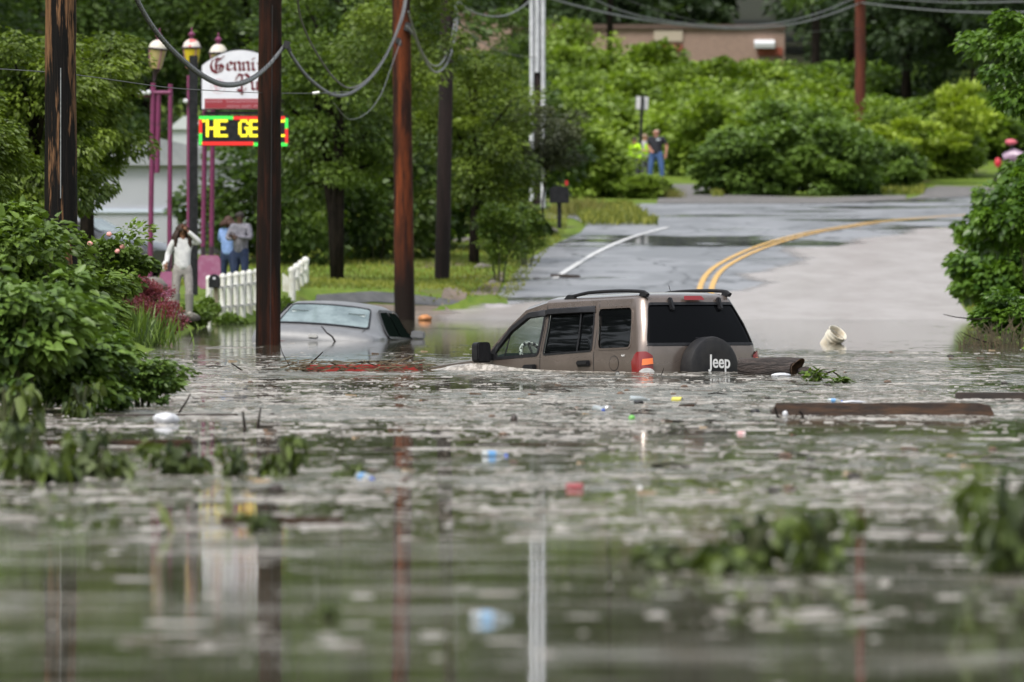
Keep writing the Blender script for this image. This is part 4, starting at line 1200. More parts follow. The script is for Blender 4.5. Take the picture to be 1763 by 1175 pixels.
# red and mauve motorcycle, mostly behind the right bush
mc = thing('motorcycle', 'mauve and red motorcycle half hidden by the right hand bush', 'motorcycle', Vector((gp.x+.1, gp.y, T(gp.x, gp.y))), (0,0,R(170)))
for x in (-.75,.75):
    MB().tube([(x+.3*math.cos(a), 0, .32+.3*math.sin(a)) for a in np.linspace(0, 2*math.pi, 25)], .06, 8, cap=False).build('wheel', m_rubber, mc, smooth=True)
MB().tube([(-.9,0,1.0),(-.45,0,.98),(0,0,1.06),(.4,0,1.18),(.75,0,1.1)], [.1,.17,.22,.26,.16], 12).build('fairing', m_mauve, mc, smooth=True)
MB().tube([(.75,0,.32),(.55,0,1.1),(.45,0,1.55)], .05, 8).build('fork', m_blackp, mc)
MB().box((0,0,.55), (.7,.3,.45)).build('engine', m_hw, mc, bevel=.05)
MB().tube([(.45,-.35,1.55),(.5,0,1.5),(.45,.35,1.55)], .03, 6).build('handlebar', m_blackp, mc)
MB().rock((.5,-.1,1.66), (.2,.1,.1), random.Random(3)).build('mirror', mat('pinkred', (.6,.12,.16), .4), mc, smooth=True)
MB().rock((.95,-.05,.95), (.12,.1,.16), random.Random(3)).build('headlight', mat('red_paint', (.55,.03,.05), .4), mc, smooth=True)
# distant red traffic lights
for i, (px, row) in enumerate(((238,259),(254,259))):
    q = at(px, row, 44)
    t_ = thing('traffic_light', ('left' if i == 0 else 'right')+' of two distant red traffic lights left of the lamp posts', 'traffic light', q, group='distant red traffic lights')
    MB().box((0,.12,-.25), (.3,.2,.9)).build('housing', m_hw, t_, bevel=.03)
    MB().lathe([(.1,0),(.1,.03),(.0001,.04)], 14, (0,.02,0), Matrix.Rotation(R(90),3,'X')).build('lamp', emat('red_signal%d' % i, (1,.04,.03), 2.5), t_)
    MB().tube([(0,.12,-.6),(0,.12,-6)], .06, 8).build('post', m_hw, t_)
# ================================================================ people
def skin(vs, es, rad, sub=2):
    me = bpy.data.meshes.new('tmp'); me.from_pydata([tuple(v) for v in vs], es, [])
    o = bpy.data.objects.new('tmp', me); COL.objects.link(o)
    o.modifiers.new('s', 'SKIN'); sb = o.modifiers.new('u', 'SUBSURF'); sb.levels = sub; sb.render_levels = sub
    for i, r in enumerate(rad): me.skin_vertices[0].data[i].radius = (r, r) if not hasattr(r, '__len__') else r
    me.skin_vertices[0].data[0].use_root = True
    bpy.context.view_layer.update()
    m2 = bpy.data.meshes.new_from_object(o.evaluated_get(bpy.context.evaluated_depsgraph_get()))
    bpy.data.objects.remove(o)
    return m2
def put(name, me, m, parent, extra=None):
    if extra:
        bm = bmesh.new(); bm.from_mesh(me)
        t = bpy.data.meshes.new('t'); t.from_pydata(extra.v, [], extra.f); bm.from_mesh(t)
        bm.to_mesh(me); bm.free()
    me.materials.clear(); me.materials.append(m)
    for p in me.polygons: p.use_smooth = True; p.material_index = 0
    o = bpy.data.objects.new(name, me); COL.objects.link(o); o.parent = parent
    return o
def chain(specs):
    vs = []; es = []; rad = []
    for pts, rs, attach in specs:
        prev = attach
        for p, r in zip(pts, rs):
            vs.append(p); rad.append(r); i = len(vs)-1
            if prev is not None: es.append((prev, i))
            prev = i
    return vs, es, rad
def hand(mb, w, d, palm_n, s=1.0):
    "five bent fingers from wrist w along d"
    d = Vector(d).normalized(); pn = Vector(palm_n).normalized(); sd_ = d.cross(pn).normalized()
    c = Vector(w)+d*.045
    mb.tube([Vector(w), c, c+d*.04], [.022,.032,.026], 8)
    for k, l in zip((-1.5,-.5,.5,1.5), (.06,.075,.08,.068)):
        a = c+d*.035+sd_*k*.017
        mb.tube([a, a+d*l*.5+pn*.008, a+d*l*.85+pn*.03], [.009,.0085,.007], 6)
    a = c-d*.02+sd_*.03
    mb.tube([a, a+sd_*.025+d*.025, a+sd_*.03+d*.055+pn*.012], [.011,.010,.008], 6)
def person(label, loc_, rz, skin_c, hair_c, shirt, trouser, shoe, H=1.75, fem=False, larm=None, rarm=None, hair='short', legs=.0, short_sleeve=False, vest=None, lean=0, head_turn=0, boots=None, name='person'):
    """local frame: x = the person's own left, -y = facing direction"""
    k = H/1.75
    root = thing('person', label, 'person', loc_, (0,0,rz)); root.scale = (k,)*3
    sk = mat('skin', skin_c, .5); 
    sw = .185 if not fem else .165; hw = .095 if not fem else .105
    pel = Vector((0,0,.93)); ch = Vector((0,lean*.3,1.30)); nk = Vector((0,lean*.5-.01,1.47)); hd_ = nk+Vector((0,-.015,.11)); ht = nk+Vector((0,-.01,.20))
    Lh, Rh = Vector((hw,0,.88)), Vector((-hw,0,.88))
    Lk, Rk = Vector((hw+.02+legs,-.03,.49)), Vector((-hw-.02-legs,-.01,.49))
    La, Ra = Vector((hw+.02+legs*1.6,.0,.08)), Vector((-hw-.02-legs*1.6,.02,.08))
    Lt, Rt = La+Vector((.02,-.15,-.04)), Ra+Vector((-.02,-.15,-.04))
    Ls, Rs = Vector((sw,ch.y,1.41)), Vector((-sw,ch.y,1.41))
    larm = larm or [(sw+.07,ch.y+.02,1.12),(sw+.05,ch.y-.08,.87)]
    rarm = rarm or [(-sw-.07,ch.y+.02,1.12),(-sw-.05,ch.y-.08,.87)]
    le, lw = map(Vector, larm); re, rw_ = map(Vector, rarm)
    specs = [([pel, Vector((0,.0,1.08)), ch, nk, hd_+Vector((0,0,-.03)), hd_+Vector((0,0,.03)), ht], [(.15,.11),(.13,.10),(.15,.11),.055,.068,.08,.06], None),
             ([Lh,Lk,La,Lt], [.085,.06,.042,.03], 0), ([Rh,Rk,Ra,Rt], [.085,.06,.042,.03], 0),
             ([Ls,le,lw], [.06,.043,.028], 2), ([Rs,re,rw_], [.06,.043,.028], 2)]
    ex = MB()
    hand(ex, lw, lw-le, (0,-1,0) if abs((lw-le).normalized().y) < .8 else (1,0,0)); hand(ex, rw_, rw_-re, (0,-1,0) if abs((rw_-re).normalized().y) < .8 else (-1,0,0))
    # nose, ears and brow as part of the head
    ft = Matrix.Rotation(head_turn, 3, 'Z')
    fc = lambda v: hd_+ft@Vector(v)
    ex.tube([fc((0,-.07,.03)), fc((0,-.10,-.005)), fc((0,-.085,-.02))], [.008,.014,.01], 6)
    for sx in (1,-1): ex.tube([fc((sx*.078,.005,-.02)), fc((sx*.086,.01,.02))], [.010,.014], 6)
    vs, es, rad = chain(specs)
    bd = put('body', skin(vs, es, rad), sk, root, ex)
    ed = MB()
    for sx in (1,-1): ed.rock(fc((sx*.03,-.076,.022)), (.012,.006,.007), random.Random(1), n=6, m=4)
    ed.rock(fc((0,-.08,-.045)), (.024,.006,.006), random.Random(1), n=6, m=4)
    ed.build('face_features', mat('dark_features', tuple(c*.25 for c in skin_c), .6), bd, smooth='all')
    # clothes
    e = .016
    wr = lw.lerp(le, .55) if short_sleeve else lw.lerp(le, .06); wr2 = rw_.lerp(re, .55) if short_sleeve else rw_.lerp(re, .06)
    if short_sleeve: lw2, rw2 = Ls.lerp(le, .8), Rs.lerp(re, .8)
    sp = [([Vector((0,0,.84)), Vector((0,0,.95)), Vector((0,0,1.10)), ch, Vector((0,ch.y,1.46))], [(.15,.125),(.172,.14),(.16,.125),(.165,.13),.082], None)]
    if short_sleeve: sp += [([Ls+Vector((0,0,-.01)), lw2], [.075,.06], 3), ([Rs+Vector((0,0,-.01)), rw2], [.075,.06], 3)]
    else: sp += [([Ls+Vector((0,0,-.01)), le, wr], [.075,.058,.04], 3), ([Rs+Vector((0,0,-.01)), re, wr2], [.075,.058,.04], 3)]
    vs, es, rad = chain(sp); put('shirt', skin(vs, es, rad), shirt, root)
    fem_k = 1.0
    sp = [([Vector((0,0,1.06)), Vector((0,.0,.90))], [(.145,.115),(.16,.13)], None), ([Lh+Vector((.0,0,-.05)),Lk,La+Vector((0,0,.03))], [.105,.078,.06], 1), ([Rh+Vector((0,0,-.05)),Rk,Ra+Vector((0,0,.03))], [.105,.078,.06], 1)]
    vs, es, rad = chain(sp); put('trousers', skin(vs, es, rad), trouser, root)
    for (a_, t_) in ((La, Lt), (Ra, Rt)):
        MB().tube([a_+Vector((0,.05,-.03)), a_+Vector((0,-.02,-.02)), t_+Vector((0,-.01,0))], [.045,.055,.04], 8).build('shoe', shoe, root, smooth=True)
    if boots:
        for (a_, k_) in ((La, Lk), (Ra, Rk)): MB().tube([a_, a_.lerp(k_, .4), a_.lerp(k_, .85)], [.068,.075,.088], 12).build('boot', boots, root, smooth=True)
    hm = mat('hair', hair_c, .7)
    if hair == 'short':
        MB().rock(fc((0,.018,.045)), (.088,.092,.082), random.Random(2), n=12, m=8).build('hair', hm, root, smooth='all')
    elif hair == 'bald':
        MB().rock(fc((0,.03,.03)), (.080,.075,.07), random.Random(2), n=12, m=8).build('hair', hm, root, smooth='all')
    else:
        hb2 = MB(); rg = random.Random(5)
        hb2.rock(fc((0,.02,.04)), (.118,.115,.105), rg, n=14, m=9)
        for q in range(60 if hair == 'long' else 22):
            a = rg.uniform(-.55, math.pi+.55) if hair == 'long' else rg.uniform(-.2, math.pi+.2); l = rg.uniform(.22,.40) if hair == 'long' else rg.uniform(.05,.12)
            p = fc((.095*math.cos(a), .02+.09*math.sin(a), .02)); o_ = Vector((math.cos(a)*.05, math.sin(a)*.04, 0))
            hb2.tube([p, p+o_+Vector((0,0,-l*.4)), p+o_*1.2+Vector((rg.uniform(-.03,.03),0,-l*.75)), p+o_*.8+Vector((rg.uniform(-.04,.04),0,-l))], [.042,.044,.036,.012], 6)
        hb2.build('hair', hm, root, smooth='all')
    if vest:
        m_v, strip = vest
        vs, es, rad = chain([([Vector((0,0,.92)), Vector((0,0,1.08)), ch, Vector((0,ch.y,1.42))], [(.175,.145),(.172,.14),(.19,.145),.09], None)])
        put('vest', skin(vs, es, rad), m_v, root)
    return root
def cloth(name, c, c2=None): return mat(name, c, .85, noise=14, col2=c2 or tuple(x*.75 for x in c), bump=.006, bscale=18)
m_shoe = mat('dark_shoe', (.03,.03,.03), .6)
gz = lambda v, dz=0: Vector((v.x, v.y, v.z+dz))
wl = at(314, 546, 98)
person('woman in white sweater and pale trousers holding one hand to her forehead', wl, R(8), (.22,.10,.055), (.035,.018,.012), cloth('white_sweater', (.70,.70,.71), (.58,.58,.60)), cloth('pale_trousers', (.40,.37,.36)), mat('wellies', (.30,.28,.25), .6),
       H=1.66, fem=True, hair='long', larm=[(.33,-.10,1.37),(.07,-.15,1.60)], rarm=[(-.27,.02,1.15),(-.31,-.12,.98)], boots=mat('grey_boots', (.25,.24,.22), .6))
MB().rock((0,0,0), (.055,.03,.09), random.Random(9)).build('white_phone', m_white).parent = None
ph_ = bpy.data.objects['white_phone']; ph_.location = wl+Vector((-.30,-.14,.90)); tag(ph_, 'white object held in the lowered hand of the woman in white', 'bag')
blue = cloth('blue_shirt', (.22,.33,.62), (.16,.26,.50)); jean = cloth('dark_jeans', (.02,.035,.09)); gry = cloth('grey_hoodie', (.22,.21,.25), (.14,.14,.17))
person('woman in a light blue shirt and jeans facing the man in grey', at(393, 508, 80), R(160), (.20,.09,.05), (.05,.02,.012), blue, jean, m_shoe, H=1.72, fem=True, hair='curly', larm=[(.24,-.10,1.18),(.10,-.22,1.20)], rarm=[(-.27,.08,1.16),(-.16,-.06,.98)])
person('man in a grey hooded jacket with arms crossed behind the white fence', at(414, 510, 81), R(-25), (.07,.035,.022), (.02,.014,.012), gry, jean, m_shoe, H=1.84, hair='short', larm=[(.27,-.08,1.16),(.02,-.24,1.20)], rarm=[(-.26,-.08,1.16),(-.02,-.26,1.16)], head_turn=R(35))
tee = cloth('black_polo', (.018,.019,.028)); bj = cloth('blue_jeans', (.07,.14,.34)); m_hv = cloth('hi_vis', (.55,.92,.03), (.48,.85,.02)); wt_ = cloth('white_shirt', (.62,.62,.62))
o_ = person('heavy built man in a black polo and blue jeans by the road sign', at(1130, 312, 50), R(-12), (.42,.20,.14), (.35,.30,.28), tee, bj, m_shoe, H=1.85, hair='bald', short_sleeve=True, larm=[(.28,.02,1.13),(.27,-.05,.88)], rarm=[(-.22,.05,1.14),(-.10,-.14,1.0)], legs=.03)
o_.scale = (1.3,1.2,1.05)
MB().box((.08,-.165,1.36), (.10,.01,.06)).build('emblem', mat('pale_emblem', (.5,.55,.6), .6), o_)
o_ = person('worker in a yellow green safety vest standing left of the man in black', at(1110, 318, 49.8), R(35), (.40,.20,.13), (.30,.22,.15), wt_, cloth('grey_trousers', (.12,.13,.14)), m_shoe, H=1.80, hair='short', short_sleeve=True, vest=(m_hv, None), rarm=[(-.24,-.08,1.16),(-.1,-.3,1.12)])
o_ = person('second worker in a bright vest partly hidden by the leaning sign post', at(1093, 318, 50.5), R(-35), (.40,.20,.13), (.05,.04,.03), m_hv, cloth('dark_trousers', (.05,.055,.06)), m_shoe, H=1.66, hair='short', vest=(m_hv, None))
# ================================================================ foliage
def mesh_np(name, V, Fq, tint, m):
    me = bpy.data.meshes.new(name)
    me.vertices.add(len(V)); me.vertices.foreach_set('co', V.astype(np.float32).ravel())
    me.loops.add(Fq.size); me.loops.foreach_set('vertex_index', Fq.astype(np.int32).ravel())
    me.polygons.add(len(Fq)); me.polygons.foreach_set('loop_start', np.arange(0, Fq.size, 4, dtype=np.int32))
    me.update(calc_edges=True)
    a = me.attributes.new('tint', 'FLOAT', 'POINT'); a.data.foreach_set('value', tint.astype(np.float32))
    me.materials.append(m)
    return me
def norm(v): return v/np.maximum(1e-6, np.linalg.norm(v, axis=1, keepdims=True))
T6 = np.array([(0,0,0),(.30,.5,.10),(.68,.34,.06),(1,0,-.10),(.68,-.34,.06),(.30,-.5,.10)])
Q6 = np.array([(0,1,2,3),(0,3,4,5)])
T4 = np.array([(0,0,0),(.45,.5,.06),(1,0,0),(.45,-.5,.06)])
Q4 = np.array([(0,1,2,3)])
def leaves(P, ax, nm, size, asp, tint, simple):
    Tm, Q = (T4, Q4) if simple else (T6, Q6)
    ax = norm(ax); sd_ = norm(np.cross(ax, nm)); up = np.cross(sd_, ax)
    N = len(P); k = len(Tm)
    V = P[:,None,:]+size[:,None,None]*(Tm[None,:,0:1]*ax[:,None,:]+Tm[None,:,1:2]*asp*sd_[:,None,:]+Tm[None,:,2:3]*up[:,None,:])
    Fq = (Q[None]+np.arange(N)[:,None,None]*k).reshape(-1,4)
    return V.reshape(-1,3), Fq, np.repeat(tint, k)
def clumps(r, Rr, K, inner=.45, low=-1.0, power=1.0):
    d = norm(r.normal(size=(K*4,3))); d = d[d[:,2] > low][:K]
    q = inner+(1-inner)*r.random((len(d),1))**power
    return d*q*np.array(Rr)
def crown(name, m, seed, Rr, K, n, leaf, cr, asp=.6, simple=True, droop=.3, inner=.45, low=-1.0, flat=.6, jag=.25, centers=None, spray=0):
    r = np.random.default_rng(seed)
    C = clumps(r, Rr, K, inner, low) if centers is None else np.array(centers)
    K = len(C)
    sz = cr*(1+jag*r.normal(size=K)).clip(.4, 1.9)
    idx = r.integers(0, K, n)
    d = norm(r.normal(size=(n,3)))
    rad = (.35+.65*r.random((n,1))**.6)
    off = d*rad*sz[idx][:,None]*np.array([1,1,flat])
    P = C[idx]+off
    out = norm(np.array(C)+1e-6)[idx]
    ax = norm(d+out*.8+r.normal(size=(n,3))*.5); ax[:,2] = ax[:,2]*.5-droop
    nm = norm(r.normal(size=(n,3))*.55+np.array([0,0,1.0])+d*.4)
    ct = r.random(K)
    tint = (ct[idx]*.65+r.random(n)*.35)
    s = leaf*(.65+.7*r.random(n))
    V, Fq, tn = leaves(P, ax, nm, s, asp, tint, simple)
    return mesh_np(name, V, Fq, tn, m), C
def child(name, me, parent, loc=None):
    o = bpy.data.objects.new(name, me); COL.objects.link(o); o.parent = parent
    if loc is not None: o.location = loc
    return o
m_bark = mat('dark_bark', (.010,.008,.007), .85, spec=.1, noise=6, col2=(.024,.018,.015), stretch=(3,3,.6), bump=.02, bscale=8)
m_stem = mat('green_stem', (.06,.07,.025), .7)
M_oak = leaf_mat('leaf_oak', (0.03, 0.065, 0.011), (0.17, 0.25, 0.035), .5)
M_olive = leaf_mat('leaf_olive', (0.035, 0.068, 0.009), (0.19, 0.26, 0.03), .5)
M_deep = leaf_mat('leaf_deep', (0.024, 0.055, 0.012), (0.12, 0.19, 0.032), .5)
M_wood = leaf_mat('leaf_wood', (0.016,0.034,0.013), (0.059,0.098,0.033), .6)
M_bright = leaf_mat('leaf_knotweed', (0.065, 0.115, 0.014), (0.3, 0.42, 0.055), .5)
M_bright2 = leaf_mat('leaf_vine', (0.035, 0.075, 0.014), (0.17, 0.27, 0.045), .5)
M_yel = leaf_mat('leaf_yellow', (.12,.18,.016), (.38,.48,.06), .5)
M_near = leaf_mat('leaf_near', (0.032, 0.072, 0.013), (0.19, 0.3, 0.05), .48, .2)
M_near2 = leaf_mat('leaf_near_light', (.045,.085,.014), (.17,.26,.04), .48, .25)
M_right = leaf_mat('leaf_right', (0.03, 0.075, 0.013), (0.16, 0.28, 0.036), .36, .3)
M_red = leaf_mat('leaf_barberry', (0.120,0.029,0.045), (0.304,0.072,0.112), .6)
M_float = leaf_mat('leaf_float', (.014,.026,.007), (.12,.17,.024), .5, .2)
M_crab = leaf_mat('leaf_crab', (0.034,0.042,0.024), (0.098,0.116,0.052), .5)
M_conif = leaf_mat('needle', (0.014,0.035,0.015), (0.049,0.082,0.033), .6)
M_grass = leaf_mat('grass_blade', (0.084,0.120,0.013), (0.277,0.286,0.045), .6)
M_dry = leaf_mat('dry_plants', (.08,.11,.02), (.26,.24,.06), .6)

def tree(name, label, loc, cz, mesh, C, tr=.18, group=None, stems=1, limbs=9, cat='tree', rng=None, z0=-.3):
    rng = rng or random.Random(int(abs(loc[0]*31+loc[1])))
    root = thing(name, label, cat, loc, group=group)
    o = child('crown', mesh, root, (0,0,cz))
    mb = MB()
    top = Vector((0,0,cz+.4))
    for st in range(stems):
        a0 = rng.uniform(0, 6.28) if stems > 1 else 0
        q = Vector((math.cos(a0), math.sin(a0), 0))*(0 if stems == 1 else .22)
        tp = top+q*3
        pts = [q*.3+Vector((0,0,z0)), q*.8+Vector((rng.uniform(-.05,.05),0,cz*.35)), q*1.5+Vector((rng.uniform(-.1,.1),0,cz*.7)), tp]
        mb.tube(pts, [tr*1.25/stems**.4, tr/stems**.4, tr*.75/stems**.4, tr*.3/stems**.4], 9)
    idx = list(range(len(C))); rng.shuffle(idx)
    for i in idx[:limbs]:
        c = Vector(C[i])+Vector((0,0,cz))
        zb_ = min(max(cz*.5, c.z-1.0-.5*(c.xy.length)), cz+.2)
        b_ = Vector((0,0,zb_))
        mid = b_.lerp(c, .5)+Vector((0,0,.15))
        mb.tube([b_, mid, c], [tr*.45, tr*.28, tr*.08], 6)
    mb.build('trunk', m_bark, root, smooth='all')
    return root
def shrub(name, label, loc, mesh, group=None, cz=0, stems=5, h=1.0, cat='shrub', seed=1, sm=None, stem_name='stem'):
    root = thing(name, label, cat, loc, group=group)
    child('foliage', mesh, root, (0,0,cz))
    rg = random.Random(seed)
    mb = MB()
    for i in range(stems):
        a = 2*math.pi*i/max(1, stems)+rg.random(); e = rg.uniform(.3, .6)*h
        mb.tube([(0.05*math.cos(a), .05*math.sin(a), -.35), (e*.4*math.cos(a), e*.4*math.sin(a), h*.45), (e*math.cos(a), e*math.sin(a), h*.95)], [.03,.022,.010], 5)
    if stems: mb.build(stem_name, sm or m_stem, root)
    return root
def gnd(px, d, dz=0):
    x = (px-881.5)*d/F
    return Vector((x, d, max(T(x, d), -.2)+dz))
def dupt(src, loc, rz, sc_, label, group=None):
    return dup_tree(src, loc, (0,0,rz), sc_, label, group)

rg = random.Random(77)
# ---- wood on the hilltop
woods = []
for i in range(3):
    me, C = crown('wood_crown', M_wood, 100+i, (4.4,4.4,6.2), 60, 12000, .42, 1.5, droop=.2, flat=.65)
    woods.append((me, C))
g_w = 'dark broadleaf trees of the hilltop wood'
lab_w = 'dark broadleaf tree standing in the shaded wood on the hilltop'
protos = []
spots = []
for row_i, (d, x0, x1, stp) in enumerate(((405,-44,44,6.6),(432,-52,54,7.4),(470,-58,62,9))):
    x = x0+row_i*2.2
    while x < x1:
        spots.append((x+rg.uniform(-1.3,1.3), d+rg.uniform(-6,6))); x += stp
for i, (x, d) in enumerate(spots):
    loc_ = Vector((x, d, T(x, d)-.5)); sc_ = rg.uniform(.9, 1.3)
    if i < 3:
        t_ = tree('broadleaf_tree', lab_w, loc_, 7.6, woods[i][0], woods[i][1], .26, group=g_w, limbs=7); t_.scale = (sc_,)*3; protos.append(t_)
    else: dupt(protos[i % 3], loc_, rg.uniform(0, 6.28), sc_, lab_w, g_w)
# nearer dark trees right of the reddish pole and in front of the brick building
me, C = crown('oak_crown', M_deep, 210, (3.2,3.2,4.6), 46, 11000, .30, 1.15, droop=.25)
t1 = tree('broadleaf_tree', 'broad green tree overhanging the left end of the brick building', gnd(905, 372, -.4), 9.0, me, C, .2)
t1.scale = (.8,.8,.8)
dupt(t1, gnd(1050, 374, 1.2), 1.2, (.62,.62,.8), 'green tree whose boughs hang over the middle of the brick building')
dupt(t1, gnd(1405, 366, -1.5), 2.3, (.95,.95,1.25), 'two stemmed green tree at the right end of the brick building')
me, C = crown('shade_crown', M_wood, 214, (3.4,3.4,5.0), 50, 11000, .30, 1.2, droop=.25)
t2 = tree('broadleaf_tree', 'very dark tree just right of the reddish pole', gnd(1560, 350, -.5), 6.2, me, C, .2)
dupt(t2, gnd(1680, 346, -.8), 1.0, 1.05, 'very dark tree at the upper right behind the right hand foliage')
dupt(t2, gnd(1800, 340, -.5), 2.0, 1.1, 'very dark tree at the far right edge of the wood')
dupt(t2, gnd(1470, 378, -1), 3.1, .95, 'very dark tree behind the reddish pole')
lab_o = 'unseen dark tree added on the left bank to darken the SUV windows'
for k, (x, y) in enumerate(((-24,92),(-27,101),(-23,109),(-26,118),(-24,127),(-29,137))):  # unseen trees added and stretched so the SUV side windows reflect a treeline
    dupt(t2, Vector((x, y, .3)), k*1.1, (1.25,1.25,1.45+.14*(k % 3)), lab_o, 'unseen dark trees added for the SUV window reflections')
# ---- green trees on the left and centre, from far to near
me, C = crown('maple_crown', M_deep, 220, (3.6,3.0,5.2), 60, 15000, .24, 1.05, droop=.3)
A1 = tree('maple_tree', 'tall deep green tree filling the space behind the orange pole', gnd(640, 262, -.2), 6.0, me, C, .22)
dupt(A1, gnd(430, 268, -.3), .9, (1,1,1.0), 'tall deep green tree behind the arched pub sign')
dupt(A1, gnd(255, 272, -.3), 2.1, (1.05,1,1.05), 'tall deep green tree behind the leftmost lantern')
dupt(A1, gnd(60, 262, -.3), 3.3, 1.0, 'tall deep green tree at the left edge behind the nearer foliage')
dupt(A1, gnd(850, 285, -.6), 4.0, (.6,.6,.62), 'green tree rising behind the lawn pole')
dupt(A1, gnd(-140, 250, -.3), 5.0, 1.1, 'tall deep green tree beyond the left edge')
me, C = crown('low_crown', M_deep, 221, (2.2,1.6,1.6), 40, 8000, .20, .7, droop=.25)
B1 = shrub('tall_shrub', 'dark green undergrowth between the sign and the multi stemmed tree', gnd(455, 216), me, cz=1.4, h=2)
dupt(B1, gnd(650, 219), 1, (1,1,1.15), 'dark green undergrowth behind the orange pole')
dupt(B1, gnd(760, 226), 2, (.9,1,1.05), 'dark green undergrowth around the lawn pole')
dupt(B1, gnd(545, 228), 3, (1.2,1,1.5), 'dark green hedge deep in shade behind the multi stemmed tree')
dupt(B1, gnd(870, 262), 3, (1.1,1,1.2), 'dark green undergrowth behind the white cased pole')
# multi stemmed tree on the lawn
me, C = crown('maple_crown', M_oak, 230, (2.2,1.9,3.2), 72, 20000, .125, .62, droop=.35, inner=.4)
t3 = tree('maple_tree', 'green multi stemmed tree with dark forked trunks on the lawn', gnd(583, 203), 4.5, me, C, .17, stems=4, limbs=16)
me, C = crown('maple_crown', M_olive, 231, (1.55,1.4,2.2), 44, 11000, .115, .52, droop=.4)
t4 = tree('maple_tree', 'light green tree showing between the dark pole and the orange pole', gnd(688, 197, 0), 6.2, me, C, .045, limbs=10)
# olive coloured tree right of the orange pole
me, C = crown('olive_crown', M_olive, 232, (1.8,1.5,2.3), 66, 18000, .115, .5, droop=.35, inner=.35)
t5 = tree('olive_tree', 'light olive green tree between the orange pole and the white cased pole', gnd(815, 216), 3.3, me, C, .12, limbs=12)
dupt(t5, gnd(745, 224), 2, (.8,.8,.9), 'olive green tree just right of the orange pole, behind the lawn pole')
me, C = crown('cone_crown', M_oak, 233, (.55,.5,.8), 26, 4200, .10, .26, droop=.2)
shrub('small_shrub', 'conical green shrub at the lawn edge below the olive tree', gnd(860, 205), me, cz=1.05, h=1.2, seed=4)
s_ = dup_tree(bpy.data.objects['small_shrub'], gnd(905, 214), (0,0,2), (.9,.9,.75), 'low green shrub just left of the white cased pole')
me, C = crown('crab_crown', M_crab, 234, (1.1,.9,1.1), 36, 8500, .10, .36, droop=.3)
tree('crab_apple_tree', 'small grey green tree wrapped round the white cased pole', gnd(936, 234, .0), 2.75, me, C, .03, limbs=8)
r = np.random.default_rng(5)
n_ = 3600; rr = r.random(n_); th = r.random(n_)*6.283; hh = 1-rr
P_ = np.stack([np.cos(th)*rr**.8*.75, np.sin(th)*rr**.8*.75, hh*.75], 1)
V, Fq, tn = leaves(P_, np.stack([np.cos(th), np.sin(th), -.15+0*th],1)+r.normal(size=(n_,3))*.2, np.tile([0,0,1.],(n_,1)), .14+.1*r.random(n_), .18, r.random(n_), True)
shrub('juniper', 'low dark spruce like shrub at the foot of the white cased pole', gnd(905, 236), mesh_np('needles', V, Fq, tn, M_conif), h=.5, stems=2)
# ---- tree overhanging the left pole
me, C = crown('left_crown', M_olive, 240, (1.5,1.2,1.7), 56, 12500, .115, .42, asp=.5, simple=False, droop=.5, inner=.3)
t6 = tree('left_tree', 'yellow green tree with drooping leaves behind the left pole', gnd(60, 138, 0), 3.35, me, C, .14, limbs=12)
t7 = dupt(t6, gnd(150, 150, .9), 2.2, (.85,.85,.85), 'upper yellow green tree reaching toward the leftmost lantern')
t8 = dupt(t6, gnd(-60, 120, -.2), 4.0, (.8,.8,.8), 'yellow green tree cut by the left edge of the picture')
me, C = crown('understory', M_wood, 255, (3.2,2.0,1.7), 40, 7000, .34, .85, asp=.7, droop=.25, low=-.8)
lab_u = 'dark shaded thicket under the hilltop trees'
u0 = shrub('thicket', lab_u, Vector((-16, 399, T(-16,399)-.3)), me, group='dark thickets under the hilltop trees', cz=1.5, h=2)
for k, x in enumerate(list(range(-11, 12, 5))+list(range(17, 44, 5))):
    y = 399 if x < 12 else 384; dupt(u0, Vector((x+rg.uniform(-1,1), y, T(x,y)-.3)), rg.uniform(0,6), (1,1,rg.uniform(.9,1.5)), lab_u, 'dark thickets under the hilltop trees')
# ---- knotweed bank: green shrubs stepping up the hill
kn = []
for i in range(3):
    me, C = crown('knotweed', M_bright, 300+i, (2.3,1.7,1.5), 52, 8500, .25, .58, asp=.75, droop=.25, low=-.8, jag=.5, inner=.3)
    kn.append(me)
kv = []
for i in range(2):
    me, C = crown('vine', M_bright2, 310+i, (2.4,1.7,1.4), 46, 8000, .26, .62, asp=.75, droop=.3, low=-.8, jag=.5, inner=.3)
    kv.append(me)
def mk(me, label, group, loc, rz, s, name='knotweed_shrub'):
    o = shrub(name, label, loc, me, group=group, cz=.95, h=1.5, stems=3, seed=int(loc.x*7) % 97)
    o.rotation_euler = (0,0,rz); o.scale = s if hasattr(s, '__len__') else (s,)*3
    return o
g_k = 'bright green shrubs massed on the bank'
lab_k = 'bright green large leaved shrub in the mass covering the bank'
bank = []
for d, pxs in ((309,(990,1215,1330,1420,1520,1600)),(320,(950,1040,1140,1215,1300,1385,1470,1570,1650)),(331,(905,990,1080,1165,1250,1340,1430)),(343,(930,1020,1105,1190,1270)),(356,(950,1040,1120)),(368,(915,985))):
    for px in pxs: bank.append((px+rg.uniform(-14,14), d+rg.uniform(-2,2)))
first = {}
for i, (px, d) in enumerate(bank):
    k = i % 3; s = (rg.uniform(.8,1.1), 1, rg.uniform(.8,1.15))
    if k not in first: first[k] = mk(kn[k], lab_k, g_k, gnd(px, d, -.1), rg.uniform(0,6), s)
    else: dupt(first[k], gnd(px, d, -.1), rg.uniform(0,6), s, lab_k, g_k)
g_v = 'darker green vine covered shrubs below the building'
lab_v = 'darker green vine covered shrub on the upper bank below the building'
fv = {}
vb = []
